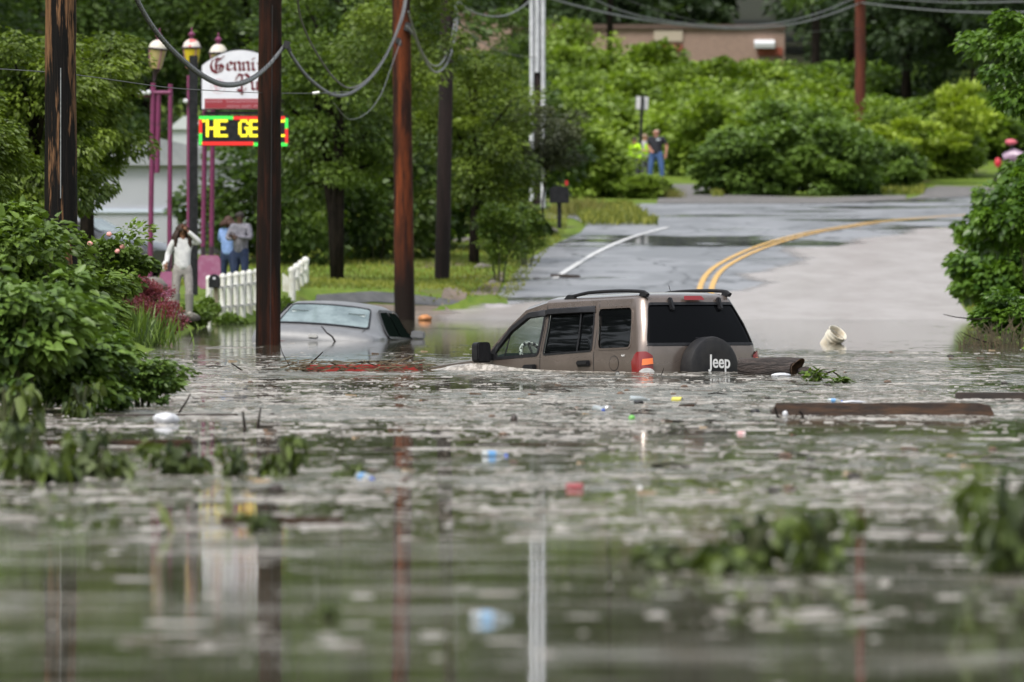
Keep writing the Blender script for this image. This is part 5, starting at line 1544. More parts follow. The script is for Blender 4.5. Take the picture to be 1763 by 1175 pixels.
for d, pxs in ((352,(1330,1420,1500)),(362,(1180,1250,1340,1430,1520)),(340,(1520,1610,1700,1790)),(330,(1680,1780)),(322,(1740,1830))):
    for px in pxs: vb.append((px+rg.uniform(-12,12), d+rg.uniform(-2,2)))
for i, (px, d) in enumerate(vb):
    k = i % 2; s = (rg.uniform(.8,1.1), 1, rg.uniform(.55,.75))
    if k not in fv: fv[k] = mk(kv[k], lab_v, g_v, gnd(px, d, -.2), rg.uniform(0,6), s, 'vine_shrub')
    else: dupt(fv[k], gnd(px, d, -.2), rg.uniform(0,6), s, lab_v, g_v)
# roadside bushes
me, C = crown('bush', M_bright2, 320, (2.2,1.5,1.55), 64, 13000, .20, .5, asp=.75, droop=.35, low=-.9, jag=.4, inner=.4)
b1 = mk(me, 'large rounded roadside bush left of the reddish pole, darker beneath', None, gnd(1300, 286.5), 0, (1,1,1.0), 'roadside_bush')
dupt(b1, gnd(1440, 287, .0), 1.5, (1.0,1,1.08), 'large rounded roadside bush at the foot of the reddish pole')
dupt(b1, gnd(1380, 295, .1), 2.5, (1.1,1,1.25), 'tallest rounded bush rising between the two roadside bushes')
dupt(b1, gnd(1520, 294, -.1), 2.9, (.65,.8,.8), 'smaller roadside bush right of the reddish pole')
me, C = crown('bush', M_bright, 321, (2.1,1.4,1.6), 60, 12000, .21, .52, asp=.75, droop=.35, low=-.9, jag=.4, inner=.4)
b2 = mk(me, 'big leafy bush left of the side track, above the rocks', None, gnd(975, 282), 0, (1,1,1.05), 'roadside_bush')
dupt(b2, gnd(965, 290), 1.5, (.9,1,1.5), 'tall leafy bush right of the white cased pole')
dupt(b2, gnd(1028, 283), 3.5, (.45,.8,.58), 'leafy bush below the workers at the side track')
dupt(b2, gnd(1110, 281), 4.1, (.48,.5,.33), 'low bush end beside the side track')
me, C = crown('gold', M_yel, 322, (2.2,1.2,.95), 20, 4200, .20, .50, asp=.7, droop=.05, low=-.3, flat=.22, jag=.4)
b3_ = mk(me, 'yellow green shrub in layered sprays right of the reddish pole', None, gnd(1560, 303, .3), 0, (1,1,1), 'golden_shrub')
dupt(b3_, gnd(1650, 309, .2), 1.5, (1.2,1,1.6), 'taller yellow green shrub with horizontal sprays by the motorcycle')
dupt(b3_, gnd(1500, 300, .6), 2.5, (.7,1,.8), 'small yellow green shrub topping the roadside bush')
# ---- right bank
me, C = crown('right_bush', M_right, 330, (.85,.9,.75), 46, 7200, .135, .27, asp=.75, simple=False, droop=.35, inner=.35, low=-.5)
def rb(px, d, z, s, label, first_=[None]):
    x = (px-881.5)*d/F
    if first_[0] is None:
        o = shrub('leafy_bush', label, Vector((x, d, z)), me, cz=.75, h=1.0, stems=4); o.scale = s if hasattr(s, '__len__') else (s,)*3
        first_[0] = o
    else: o = dupt(first_[0], Vector((x, d, z)), px*.7, s, label)
    return o
rb(1735, 172, .0, (1.15,1.2,1.35), 'deep green bush at the right shoreline by the wooden box')
rb(1728, 190, .75, (1.0,1.2,1.5), 'deep green bush at the right edge above the grass patch')
rb(1775, 168, .9, (1.1,1.2,1.5), 'deep green bush filling the right edge below the hanging boughs')
rb(1700, 182, .05, (.65,.8,.85), 'small green bush spilling onto the muddy road at right')
rb(1812, 174, 1.9, (1.0,1.2,1.35), 'upper green bush at the right edge below the hanging boughs')
rb(1762, 126, -.1, (.62,.8,.62), 'bright vine tangle at the right edge above the flooded twigs')
me2, C = crown('right_crown', M_right, 331, (1.35,1.2,1.7), 50, 9000, .125, .36, asp=.6, simple=False, droop=.35, inner=.3)
tree('right_tree', 'dark leaved tree reaching in from the upper right edge', gnd(1812, 140, .3), 4.35, me2, C, .12, limbs=14)
# twiggy flooded stalks at the right shore
rgt = random.Random(12); mb = MB(); b0 = on_water(1720, 598)
for i in range(150):
    x = rgt.uniform(-.55,.55); y = rgt.uniform(-.5,.9); h = rgt.uniform(.12,.52)*(1-.5*max(0,-x)/.55)
    q = Vector((x,y,-.05)); mb.tube([q, q+Vector((rgt.uniform(-.06,.06),0,h*.6)), q+Vector((rgt.uniform(-.16,.16),0,h))], [.010,.008,.004], 4)
tg = thing('dead_stalks', 'tangle of brown dead stalks standing in the water at the right shore', 'dead plants', b0)
mb.build('stalk', mat('dead_stalk', (.10,.075,.04), .8, noise=5, col2=(.04,.04,.02)), tg)
mb = MB(); mb.tube([(-.1,0,.42),(-.35,0,.40),(-.62,0,.43),(-.80,0,.47)], [.012,.010,.008,.005], 5); mb.tube([(-.1,0,.05),(-.35,0,.12),(-.55,0,.22)], [.012,.009,.004], 5)
mb.build('branch', m_bark, tg)
# ---- left bank foreground bush (several shrubs that interlock)
me, C = crown('near_bush', M_near, 340, (.62,.7,.62), 60, 3700, .115, .21, asp=.62, simple=False, droop=.4, inner=.25, low=-.6)
nb = shrub('leafy_bush', 'nearest large leaved bush spilling over the water at left', on_water(150, 712)+Vector((-.12,1.0,-.05)), me, cz=.5, h=.8, seed=5)
nb.scale = (.80,1,.70)
me_b, C = crown('near_bush', M_near2, 341, (.62,.7,.62), 60, 3500, .11, .21, asp=.6, simple=False, droop=.35, inner=.25, low=-.6)
nb2 = shrub('leafy_bush', 'light green leafy bush at the left edge in front of the pole', at(40, 600, 185), me_b, cz=.6, h=.9, seed=6)
dupt(nb, at(75, 690, 206), 1.7, (.85,1,.95), 'dark leaved bush low on the left beside the water')
dupt(nb2, at(120, 590, 172), 2.4, (.62,1,.62), 'light leafy shoots covering the base of the left pole')
dupt(nb, at(165, 665, 180), 3.0, (.55,.9,.62), 'dark green bush right of the left pole')
dupt(nb2, at(15, 500, 170), 3.6, (.8,1,.72), 'topmost light green bush at the left edge')
dupt(nb, at(20, 700, 215), 4.4, (.9,1,1.0), 'dark leaved bush filling the lower left edge')
dupt(nb, at(245, 703, 205), 5.2, (.42,.6,.42), 'outermost leafy shoots dipping to the flood at left')
# rose bush
me, C = crown('rose', M_near2, 342, (.62,.5,.55), 34, 3600, .085, .20, asp=.65, simple=False, droop=.2, inner=.3)
rs = shrub('rose_bush', 'rose bush with a few pink blooms right of the left pole', at(185, 500, 135), me, cz=.30, h=.6)
m_rose = mat('rose_petal', (.75,.35,.32), .6)
for px, row in ((191,404),(158,420),(205,433),(213,425)):
    q = at(px, row, 135)-rs.location; q.y = -.45
    MB().rock(q, (.035,.03,.03), random.Random(px)).build('bloom', m_rose, rs, smooth='all')
# barberry and grass tuft
me, C = crown('barberry', M_red, 343, (.50,.45,.34), 60, 6500, .045, .13, asp=.5, droop=.1, inner=.3, low=-.4)
rb1 = shrub('barberry_shrub', 'dark red barberry shrub with its foot in the water at left', on_water(278, 592)+Vector((-.08,.4,-.02)), me, cz=.28, h=.5)
rb1.scale = (.85,1,1.2)
dupt(rb1, at(235, 545, 112), 1.2, (1.15,1,1.1), 'dark red barberry shrub behind the grass tuft')
dupt(rb1, at(175, 535, 115), 2.2, (.8,1,1.0), 'dark red barberry shrub beside the rose bush')
def blades(name, seed, n, rx, ry, h, w, m):
    r = np.random.default_rng(seed)
    P = np.stack([r.normal(size=n)*rx*.45, r.normal(size=n)*ry*.45, np.zeros(n)-.05], 1)
    ax = np.stack([r.normal(size=n)*.35, r.normal(size=n)*.35, np.ones(n)], 1)
    nm = norm(r.normal(size=(n,3))+np.array([0,-1,.2]))
    V, Fq, tn = leaves(P, ax, nm, h*(.5+.6*r.random(n)), w, r.random(n), True)
    return mesh_np(name, V, Fq, tn, m)
gt = thing('grass_tuft', 'tuft of long green blades in front of the red barberry', 'grass tuft', on_water(238, 596))
child('blade', blades('blades', 3, 420, .55, .5, .52, .06, M_near2), gt)
gt2 = dup_tree(gt, on_water(200, 600)+Vector((0,.3,.12)), (0,0,1), 1.2, 'taller tuft of green blades left of the barberry')
me, C = crown('weeds', M_near2, 345, (.42,.35,.16), 24, 1700, .085, .12, asp=.6, simple=False, droop=.1)
w1_ = shrub('weed_patch', 'light green weeds below the woman in white', at(322, 553, 93), me, cz=.10, h=.25)
dupt(w1_, at(352, 545, 90), 1, (.6,.8,1.2), 'light green weeds left of the fence end')
dupt(w1_, at(395, 560, 87), 2, (.5,.8,.8), 'weeds growing through the low white fence')
dupt(w1_, at(426, 562, 86), 3, (.4,.8,.5), 'low weeds under the white fence by the dark pole')
dupt(w1_, at(497, 545, 82), 4, (.5,.8,1.3), 'weeds between the dark pole and the saloon car roof')
# blurred foliage close to the camera at left
me, C = crown('float_plant', M_float, 350, (.34,.3,.20), 20, 150, .11, .10, asp=.9, simple=False, droop=.55, inner=.2)
def fp(px, row, s, label, rz=0, first_=[None], d=0):
    q = on_water(px, row)
    if first_[0] is None:
        o = shrub('uprooted_plant', label, q, me, cz=.10, h=.25, stems=4, seed=3, group=None); first_[0] = o
        o.rotation_euler.z = rz; o.scale = s
    else: o = dupt(first_[0], q, rz, s, label)
fp(45, 830, (0.61,1,1.23), 'large dark uprooted plant floating at the lower left edge', .3)
fp(165, 822, (0.27,.7,0.97), 'dark leafy sprig standing up beside the lower left plant', 1.1)
fp(305, 818, (0.27,.7,0.71), 'dark leafy clump floating below the white bag', 2.0)
fp(403, 820, (0.22,.6,0.65), 'dark leafy clump between the two floating sprigs at left', 2.8)
fp(492, 820, (0.27,.6,0.87), 'tall leafy clump at the right end of the floating row', 3.6)
fp(600, 822, (.12,.3,0.29), 'tiny leafy sprig beside the floating bottle with a blue cap', 4.2)
fp(1290, 985, (.50,.7,0.82), 'leafy branch floating in the lower right foreground', 4.9)
fp(1415, 985, (.34,.7,0.88), 'second leafy branch right of the floating branch', 5.7)
fp(1150, 985, (.22,.5,0.42), 'small leafy sprig left of the floating branch', .9)
fp(1745, 990, (.30,.7,1.40), 'tall leafy plant at the lower right edge', 1.9)
fp(450, 912, (.20,.5,0.29), 'small green plant floating behind the blurred plank', 2.6)
fp(560, 1062, (.14,.4,0.18), 'bright green sprig floating at the bottom left of the white post reflection', 3.3)
fp(10, 760, (0.44,1,1.49), 'tall dark leaves rising at the far left edge', 3.9)
fp(140, 720, (0.32,1,1.03), 'dark out of focus leaves low in front of the left bush', 5.9)
# broad leaves standing out of the water, blurred
lf = MB()
def blade1(px0, r0, px1, r1, s, w, label):
    a_, b_ = at(px0, r0, s), at(px1, r1, s)
    mb = MB(); d = b_-a_; sd_ = Vector((d.z,0,-d.x)).normalized()*w/2
    mb.add([a_-sd_*.3, a_+sd_*.3, a_+d*.5+sd_+Vector((0,-.01,0)), b_, a_+d*.5-sd_+Vector((0,-.01,0))], [(0,1,2,4),(4,2,3)])
    mb.add([Vector(v)+Vector((0,.004,0)) for v in mb.v], [tuple(reversed(f)) for f in mb.f])
    tag(mb.build('reed_leaf', mat('reed', (.13,.17,.05), .5, noise=20, col2=(.18,.20,.07)), fix=False), label, 'leaf')
blade1(300, 920, 268, 860, 385, .045, 'slanting pale green leaf sticking out of the water at left')
blade1(393, 900, 393, 822, 370, .035, 'upright pale green stalk standing beside the sign reflection')
# ---- lawn grass and rough verges
r = np.random.default_rng(9)
n_ = 26000
X0 = r.uniform(-7.5, 2.2, n_); Y0 = r.uniform(188, 262, n_)
keep = []
def road_left(y): return np.interp(y, [184,192,200,210,222,236,250,262], [-.6,.0,.5,.7,1.1,1.7,1.9,2.0])
kp = X0 < road_left(Y0)-.25
X0, Y0 = X0[kp], Y0[kp]; Z0 = np.array([T(x,y) for x,y in zip(X0,Y0)]); ok = Z0 > .22; X0, Y0, Z0 = X0[ok], Y0[ok], Z0[ok]
n_ = len(X0); P_ = np.stack([X0,Y0,Z0-.01],1)
V, Fq, tn = leaves(P_, np.stack([r.normal(size=n_)*.4, r.normal(size=n_)*.4, np.ones(n_)],1), norm(r.normal(size=(n_,3))+[0,-1,0]), .06+.07*r.random(n_), .35, (r.random(n_)*.5+.5*(np.sin(X0*1.3+Y0*.35)*.5+.5)), True)
g_ = bpy.data.objects.new('lawn_grass', mesh_np('lawn', V, Fq, tn, M_grass)); COL.objects.link(g_)
tag(g_, 'wet green lawn grass between the trees and the road', 'grass', kind='stuff')
n_ = 9000
X1 = np.concatenate([r.uniform(9.2, 13.5, n_), r.uniform(1.5,7,2500), r.uniform(11,17,3500), r.uniform(2.0,4.6,3000)]); Y1 = np.concatenate([r.uniform(186, 240, n_), r.uniform(283,288,2500), r.uniform(287,300,3500), r.uniform(243,268,3000)])
def ok1(x, y):
    if y < 242: return x > lerp_tab(XR, y)+.1
    if y < 275: return x < 4.2-.02*(y-243) and x > 2.0
    px = x*F/y+881.5
    return not (1130 < px < 1225) and not (1590 < px)
kp = np.array([ok1(x,y) for x,y in zip(X1,Y1)]); X1, Y1 = X1[kp], Y1[kp]; n_ = len(X1)
P_ = np.stack([X1,Y1,[T(x,y)-.01 for x,y in zip(X1,Y1)]],1)
V, Fq, tn = leaves(P_, np.stack([r.normal(size=n_)*.4, r.normal(size=n_)*.4, np.ones(n_)],1), norm(r.normal(size=(n_,3))+[0,-1,0]), .16+.18*r.random(n_), .22, r.random(n_), True)
g_ = bpy.data.objects.new('verge_grass', mesh_np('verge', V, Fq, tn, M_grass)); COL.objects.link(g_)
tag(g_, 'tall green grass along the road verges', 'grass', kind='stuff')
dp = thing('dry_plants', 'golden brown ornamental grasses behind the large mailbox', 'grass tuft', gnd(1000, 256))
child('blade', blades('dry', 6, 900, .9, 1.0, .62, .05, M_dry), dp)
dup_tree(dp, gnd(1148, 281), (0,0,1), (.4,.6,.7), 'golden brown grasses at the end of the bush by the side track')
# ================================================================ rocks
m_rock = mat('grey_rock', (.20,.18,.16), .8, noise=3, col2=(.11,.10,.09), bump=.03, bscale=6)
def rock(px, row, s, rpx, rh, label, m=m_rock, seed=1):
    q = at(px, row, s) if px < 400 else on_ground(px, row+rh*.6)
    s = F/q.y; mb = MB().rock((0,0,0), (rpx/s, rpx/s*.8, rh/s), random.Random(seed)); o = mb.build('boulder', m, smooth='all', loc=q)
    tag(o, label, 'rock')
rock(265, 492, 92, 26, 14, 'grey boulder between the barberry and the shovel foot', seed=2)
rock(320, 547, 95, 24, 8, 'brown boulder below the woman in white at the water edge', seed=3)
rock(289, 517, 93, 9, 6, 'small white stone in front of the left shovel foot', mat('white_stone', (.6,.6,.58), .7), 4)
rock(1018, 362, 57, 19, 9, 'pale brown boulder right of the large mailbox', seed=5)
rock(948, 396, 64, 14, 9, 'brown stone at the lawn corner by the driveway', seed=6)
rock(830, 457, 70, 16, 8, 'grey stone half sunk in the lawn edge', seed=7)
rock(800, 412, 66, 22, 8, 'dark boulder on the lawn behind the conical shrub', seed=8)
rock(848, 486, 75, 10, 7, 'small tan stone at the left road edge', seed=9)
m_earth = mat('dark_earth', (.035,.028,.022), .9)
tag(MB().rock((0,0,0), (.75,.6,.12), random.Random(4)).build('earth_mound', m_earth, smooth='all', loc=on_ground(1035, 378)), 'dark earth mound on the grass spit beside the driveway', 'mound')
# wooden box at right shore, plank on road
m_planko = mat('wet_plank', (.018,.012,.009), .6, spec=.2, noise=5, col2=(.055,.028,.014), stretch=(.6,4,4), bump=.008, bscale=20, lo=.42, hi=.62)
m_plankd = mat('dark_wet_plank', (.028,.022,.02), .45, noise=5, col2=(.05,.035,.028), stretch=(.6,4,4))
tag(MB().box((0,0,0), (.28,.4,.22)).build('wooden_box', mat('grey_brown_wood', (.07,.05,.045), .7), bevel=.01, loc=at(1683, 540, 78)), 'small dark wooden box at the foot of the right hand bush', 'box')
q = on_ground(973, 480)
tag(MB().box((0,0,.06), (.72,.16,.07), rot=(0,R(2),0)).add([], []).build('floating_plank', m_plankd, bevel=.01, loc=q), 'short black plank lying on the road at the end of the white line', 'plank')
# beams
def beam(px0, px1, row, th, dpt, label, m, rot=0.0, chamfer=False, yaw=0, name='timber_beam'):
    a_, b_ = on_water(px0, row), on_water(px1, row)
    L_ = (b_-a_).length; s = (row-HZ)/CH
    mb = MB()
    if chamfer:
        h = th/s
        sec = [(-.09,-.03),(.09,-.03),(.09,h*.6),(.02,h),(-.035,h)]
        N = 12; vs = []
        rg = random.Random(5)
        for i in range(N+1):
            x = -L_/2+L_*i/N
            inset = .055 if i in (0, N) else 0
            for (y, z) in sec: vs.append((x+(inset*(1 if i == 0 else -1) if z > .01 and i in (0,N) else 0), y+rg.uniform(-.003,.003), z+rg.uniform(-.004,.003)-(.02 if i == N else 0)))
        fs = [(i*5+k, i*5+(k+1) % 5, (i+1)*5+(k+1) % 5, (i+1)*5+k) for i in range(N) for k in range(5)]+[tuple(range(5)), tuple(N*5+k for k in range(5))]
        mb.add(vs, fs)
    else: mb.box((0,0,th/s/2-.02), (L_, dpt, th/s+.04))
    o = mb.build(name, m, loc=(a_+b_)/2, bevel=0 if chamfer else .006)
    o.rotation_euler = (0, rot, yaw)
    return tag(o, label, 'timber')
beam(1324, 1716, 715, 21, .2, 'long dark brown timber with bevelled ends floating at right', m_planko, chamfer=True)
beam(1645, 1830, 687, 11, .2, 'dark timber reaching in from the right edge behind the long one', m_plankd)
beam(528, 728, 639, 11, .12, 'red painted board with twigs caught on it, floating beside the bonnet of the SUV', mat('red_board', (.30,.02,.015), .4, noise=4, col2=(.12,.02,.015), stretch=(1,3,3), lo=.5, hi=.6), rot=R(-.4), name='red_board')
beam(380, 590, 900, 10, .10, 'blurred dark brown plank floating in the left foreground', m_planko, rot=R(.5))
beam(80, 330, 767, 9, .14, 'long dark plank behind the floating leaves at left', m_planko, rot=R(-.4))
beam(800, 1050, 766, 1.5, .05, 'thin stick floating across the middle of the flood', m_planko, rot=R(.2), name='stick')
beam(180, 410, 716, 3, .1, 'low dark board at the foot of the left bush', m_plankd, rot=R(-.2))
beam(1168, 1196, 700, 3, .1, 'small wooden offcut floating below the SUV', m_planko, name='wood_offcut')
beam(900, 933, 584, 1, .1, 'thin stick floating', m_plankd, name='stick') if False else None
# log
lq = on_water(1330, 645)
lg = thing('log', 'thick barky hollow log floating against the right rear corner of the SUV', 'log', lq, (0, R(1), R(-14)))
m_lbark = mat('log_bark', (.055,.042,.038), .85, noise=7, col2=(.02,.016,.015), stretch=(1,4,4), bump=.03, bscale=14)
rgl = random.Random(2); vs = []; N = 14; K = 20
for i in range(N+1):
    x = -.36+.60*i/N
    for k in range(K):
        a = 2*math.pi*k/K; rr_ = .125*(1+.06*math.sin(3*a+i*.3)+rgl.uniform(-.03,.03))
        cut = max(0, math.cos(a-1.2))*.10 if i == N else 0
        vs.append((x+cut-rgl.uniform(0,.03)*(i == N), rr_*math.cos(a)*1.1, .055+rr_*math.sin(a)))
fs = [(i*K+k, i*K+(k+1) % K, (i+1)*K+(k+1) % K, (i+1)*K+k) for i in range(N) for k in range(K)]+[tuple(range(K))]
MB().add(vs, fs).build('bark', m_lbark, lg, smooth='all')
vs = []
for i, (x, q_) in enumerate(((.24,.97),(.20,.75),(.08,.68),(.0,.4))):
    for k in range(K):
        a = 2*math.pi*k/K; vs.append((x+(max(0, math.cos(a-1.2))*.10 if i == 0 else 0), .125*q_*1.1*math.cos(a), .055+.125*q_*math.sin(a)))
fs = [(i*K+k, i*K+(k+1) % K, (i+1)*K+(k+1) % K, (i+1)*K+k) for i in range(3) for k in range(K)]+[tuple(3*K+k for k in range(K))]
MB().add(vs, fs).build('hollow_end', mat('rotten_wood', (.10,.055,.025), .9, noise=8, col2=(.03,.018,.012), bump=.02, bscale=12), lg, smooth='all')
MB().rock((.36,.0,.03), (.09,.08,.06), random.Random(6)).build('root_knot', m_lbark, lg, smooth='all')
# bucket
m_bkt = mat('white_bucket_plastic', (.68,.64,.55), .4, noise=5, col2=(.55,.44,.30), lo=.45, hi=.75)
bq = on_water(1432, 592)
bk = thing('bucket', 'white plastic bucket tipped and floating behind the SUV', 'bucket', bq+Vector((0,0,.045)), (R(28), R(36), 0))
MB().lathe([(.115,-.16),(.128,-.02),(.138,.04),(.146,.04),(.146,.06),(.14,.06),(.143,.10),(.152,.10),(.152,.12),(.146,.12),(.148,.165),(.155,.17),(.150,.175),(.138,.165),(.125,-.13),(.001,-.14)], 28, cap=False).build('body', m_bkt, bk, smooth=True)
MB().tube([(.155*math.cos(a), .155*math.sin(a)*1.0-.02*math.sin(a), .12-.10*math.sin(a)) for a in np.linspace(math.pi, 2*math.pi, 14)], .004, 6).build('handle', m_gal, bk)
# white bag
def blob(px, row, rx, rz, label, cat, m, seed, name, ry=None):
    q = on_water(px, row); s = (row-HZ)/CH
    mb = MB().rock((0,0,rz/s*.4), (rx/s, (ry or rx)/s, rz/s), random.Random(seed), n=14, m=8)
    return tag(mb.build(name, m, smooth='all', loc=q), label, cat)
m_bag = mat('white_bag', (.62,.63,.66), .35, noise=4, col2=(.5,.51,.55), bump=.01, bscale=12)
blob(286, 728, 22, 12, 'crumpled white plastic bag floating by the left bush', 'bag', m_bag, 3, 'plastic_bag')
blob(1345, 648, 17, 4, 'small crumpled clear wrapper in front of the log', 'wrapper', m_bag, 4, 'plastic_wrapper')
blob(1470, 694, 22, 3, 'flat pale plastic behind the long timber', 'wrapper', m_bag, 5, 'plastic_wrapper')
blob(90, 471, 1, 1, '', '', m_bag, 5, 'x') if False else None
# bottles and cans
m_clb = glass_mat('clear_plastic', (1,1,1), (.80,.85,.88))
m_clb2 = mat('cloudy_plastic', (.36,.40,.42), .2, spec=.6, noise=9, col2=(.25,.27,.27))
m_bluel = mat('blue_label', (.10,.27,.52), .5); m_bcap = mat('blue_cap', (.02,.10,.55), .4); m_can = mat('aluminium', (.5,.5,.5), .3, metal=.8); m_ydk = mat('dark_can_side', (.05,.045,.03), .4)
def bottle(px, row, L_, rz, label, cap=m_bcap, lab=m_bluel, s_=1.0):
    q = on_water(px, row)+Vector((0,0,.012))
    t = thing('plastic_bottle', label, 'bottle', q-Vector((0,0,.010)), (0, R(4), rz), scale=s_*.85)
    Y = Matrix.Rotation(R(90), 3, 'Y')
    MB().lathe([(.001,-.105),(.028,-.10),(.033,-.09),(.033,.03),(.029,.05),(.014,.085),(.013,.10)], 16, (0,0,.01), Y).build('body', m_clb2, t, smooth=True)
    MB().lathe([(.0335,-.05),(.0342,-.045),(.0342,.01),(.0335,.015)], 16, (0,0,.01), Y).build('label', lab, t, smooth=True) if lab else None
    MB().lathe([(.014,.095),(.0155,.097),(.0155,.118),(.001,.12)], 12, (0,0,.01), Y).build('cap', cap, t, smooth=True)
bottle(1031, 708, .2, R(-70), 'clear bottle with a blue cap floating beside a can below the SUV', lab=None, s_=1.1)
bottle(850, 786, .2, R(5), 'clear bottle with a blue label floating mid water', s_=.85)
bottle(628, 826, .2, R(-60), 'clear bottle with a blue cap beside the floating sprigs', s_=.9)
bottle(842, 1068, .2, R(8), 'large blurred clear bottle with a pale blue label in the foreground', lab=mat('pale_blue_label', (.25,.42,.62), .4), cap=m_clb2, s_=.7)
bottle(1100, 690, .2, R(20), 'clear empty bottle floating left of a yellow lidded cup', lab=None, cap=m_clb2, s_=1.0)
bottle(1437, 692, .2, R(-10), 'small bottle with a blue label behind the long timber', s_=.7)
def can(px, row, rz, label, m, s_=1.0, cat='can', name='drinks_can', top=None):
    q = on_water(px, row)
    t = thing(name, label, cat, q, (0,0,rz), scale=s_)
    Y = Matrix.Rotation(R(90), 3, 'X')
    MB().lathe([(.026,-.062),(.033,-.055),(.033,.055),(.026,.062)], 18, (0,0,.008), Y).build('body', m, t, smooth=True)
    MB().lathe([(.027,.0625),(.024,.0625),(.023,.059),(.001,.059)], 18, (0,0,.008), Y).build('lid', top or m_can, t, smooth=True)
can(1045, 708, R(15), 'open aluminium can floating right of the blue capped bottle', m_can, 1.1)
can(1166, 690, R(60), 'small cup with a yellow lid floating below the SUV', mat('yellow_lid', (.55,.50,.10), .4), .8, 'cup', 'cup')
can(990, 842, R(80), 'small dark red can floating in the middle distance', mat('dark_red_can', (.22,.01,.02), .4), .75)
can(1063, 645, R(0), 'dark cup afloat against the side of the SUV', m_hw, .8, 'cup', 'cup')
can(1277, 748, R(70), 'small red and white carton floating below the long timber', mat('redwhite', (.55,.20,.22), .5, noise=9, col2=(.7,.7,.7)), .5, 'carton', 'carton')
blob(1088, 722, 6, 5, 'small light green ball floating below the SUV', 'ball', mat('green_ball', (.16,.45,.10), .5), 1, 'ball')
blob(1102, 843, 5, 4, 'small white ball floating in the middle of the flood', 'ball', m_white, 1, 'ball')
blob(732, 552, 12, 7, 'orange brown rag caught at the foot of the orange pole', 'rag', mat('orange_rag', (.50,.22,.08), .7, noise=8, col2=(.35,.14,.05)), 7, 'cloth_rag')
blob(885, 726, 6, 9, 'small dark upright scrap floating in mid water', 'scrap', m_plankd, 9, 'wood_scrap')
blob(1352, 716, 5, 6, 'small white crumpled scrap at the near side of the long timber', 'scrap', m_bag, 11, 'paper_scrap') 
blob(1394, 714, 9, 7, 'pale lump against the near side of the long timber', 'scrap', m_clb2, 12, 'plastic_scrap')
blob(1300, 710, 9, 4, 'black lump floating left of the long timber', 'scrap', m_hw, 13, 'dark_lump')
blob(475, 846, 14, 8, 'dark blurred lump floating below the leafy row', 'scrap', m_plankd, 14, 'dark_lump')
blob(1100, 694, 9, 3, 'dark flat scrap left of the small offcut', 'scrap', m_hw, 15, 'dark_lump')
blob(215, 806, 16, 5, 'orange brown scrap floating behind the left leaves', 'scrap', mat('orange_scrap', (.28,.09,.03), .7), 16, 'rust_scrap')
# sprig by the log
me, C = crown('sprig', M_near2, 360, (.16,.1,.05), 9, 70, .075, .06, asp=.6, simple=False, droop=0)
sp1 = shrub('leafy_sprig', 'fresh green sprig floating right of the log', on_water(1405, 657), me, cz=.06, h=.1, stems=2)
dupt(sp1, on_water(1440, 660), 1, (.9,.9,.5), 'flat trailing greenery floating beyond the green sprig')
# twigs and sticks
def twig(pts, w, label, m=m_bark, cat='twig', group=None):
    P = [on_water(p[0], p[1])+Vector((0,0,p[2])) for p in pts]
    c = P[0].copy()
    return tag(MB().tube([p-c for p in P], [w*(1-.6*i/(len(P)-1)) for i in range(len(P))], 5).build('twig', m, loc=c), label, cat, group)
def twig_s(pts, s, w, label):
    P = [at(p[0], p[1], s) for p in pts]; c = P[0].copy()
    return tag(MB().tube([p-c for p in P], [w*(1-.5*i/(len(P)-1)) for i in range(len(P))], 6).build('branch', m_bark, loc=c), label, 'branch')
twig_s([(579,592),(572,580),(562,573),(557,566),(553,562)], 112, .016, 'bent branch sticking up in front of the saloon car boot')
twig_s([(500,632),(492,620),(485,605),(483,594)], 150, .006, 'thin curved twig rising just right of the dark pole')
twig_s([(520,640),(537,624),(548,614),(556,606)], 153, .012, 'forked twig sticking up from the left end of the red board')
twig_s([(422,742),(420,725),(418,708)], 238, .014, 'short upright stick, left of a pair standing in the water')
twig_s([(444,742),(446,720),(449,702)], 238, .012, 'short upright stick, right of a pair standing in the water')
twig_s([(418,639),(405,630),(398,626)], 153, .010, 'small bent twig floating below the dark pole')
twig_s([(305,716),(322,690),(328,678)], 215, .010, 'thin curved branch behind the white plastic bag')
twig_s([(1410,655),(1425,642),(1434,640),(1448,650)], 166, .012, 'dark arched twig over the green sprig')
twig_s([(1345,722),(1338,716),(1334,700)], 221, .012, 'short snag at the left end of the long timber')
twig_s([(1384,722),(1380,712),(1376,708)], 221, .014, 'second short snag leaning on the long timber')
twig_s([(1138,648),(1141,640),(1143,634)], 160, .006, 'tiny upright twig below the left tail light')
twig_s([(1120,960),(1150,968),(1185,978),(1215,990)], 440, .012, 'blurred brown branch arching over the lower right water')
# twig litter on the red board
mb = MB(); rgt = random.Random(31); c0 = on_water(628, 640)
tl_ = thing('twig_heap', 'heap of broken twigs and reeds lodged along the red board', 'twigs', c0)
for i in range(130):
    x = rgt.uniform(-.95,.70)*(1 if rgt.random() < .6 else .9); z = rgt.uniform(.0,.12) if x < .66 else .02; a = rgt.uniform(-.7,.7)
    l = rgt.uniform(.05,.22); y = rgt.uniform(-.16,.02)
    d = Vector((math.cos(a)*l, rgt.uniform(-.1,.1), math.sin(a)*l*.5))
    mb.tube([Vector((x,y,z)), Vector((x,y,z))+d], [.010,.005], 4)
MB().tube([(-.15,.0,.10),(.2,.0,.115),(.38,.0,.11)], .010, 5).build('long_twig', m_bark, tl_)
mb.build('twigs', mat('wet_twig', (.07,.05,.03), .7, noise=9, col2=(.16,.12,.07)), tl_)
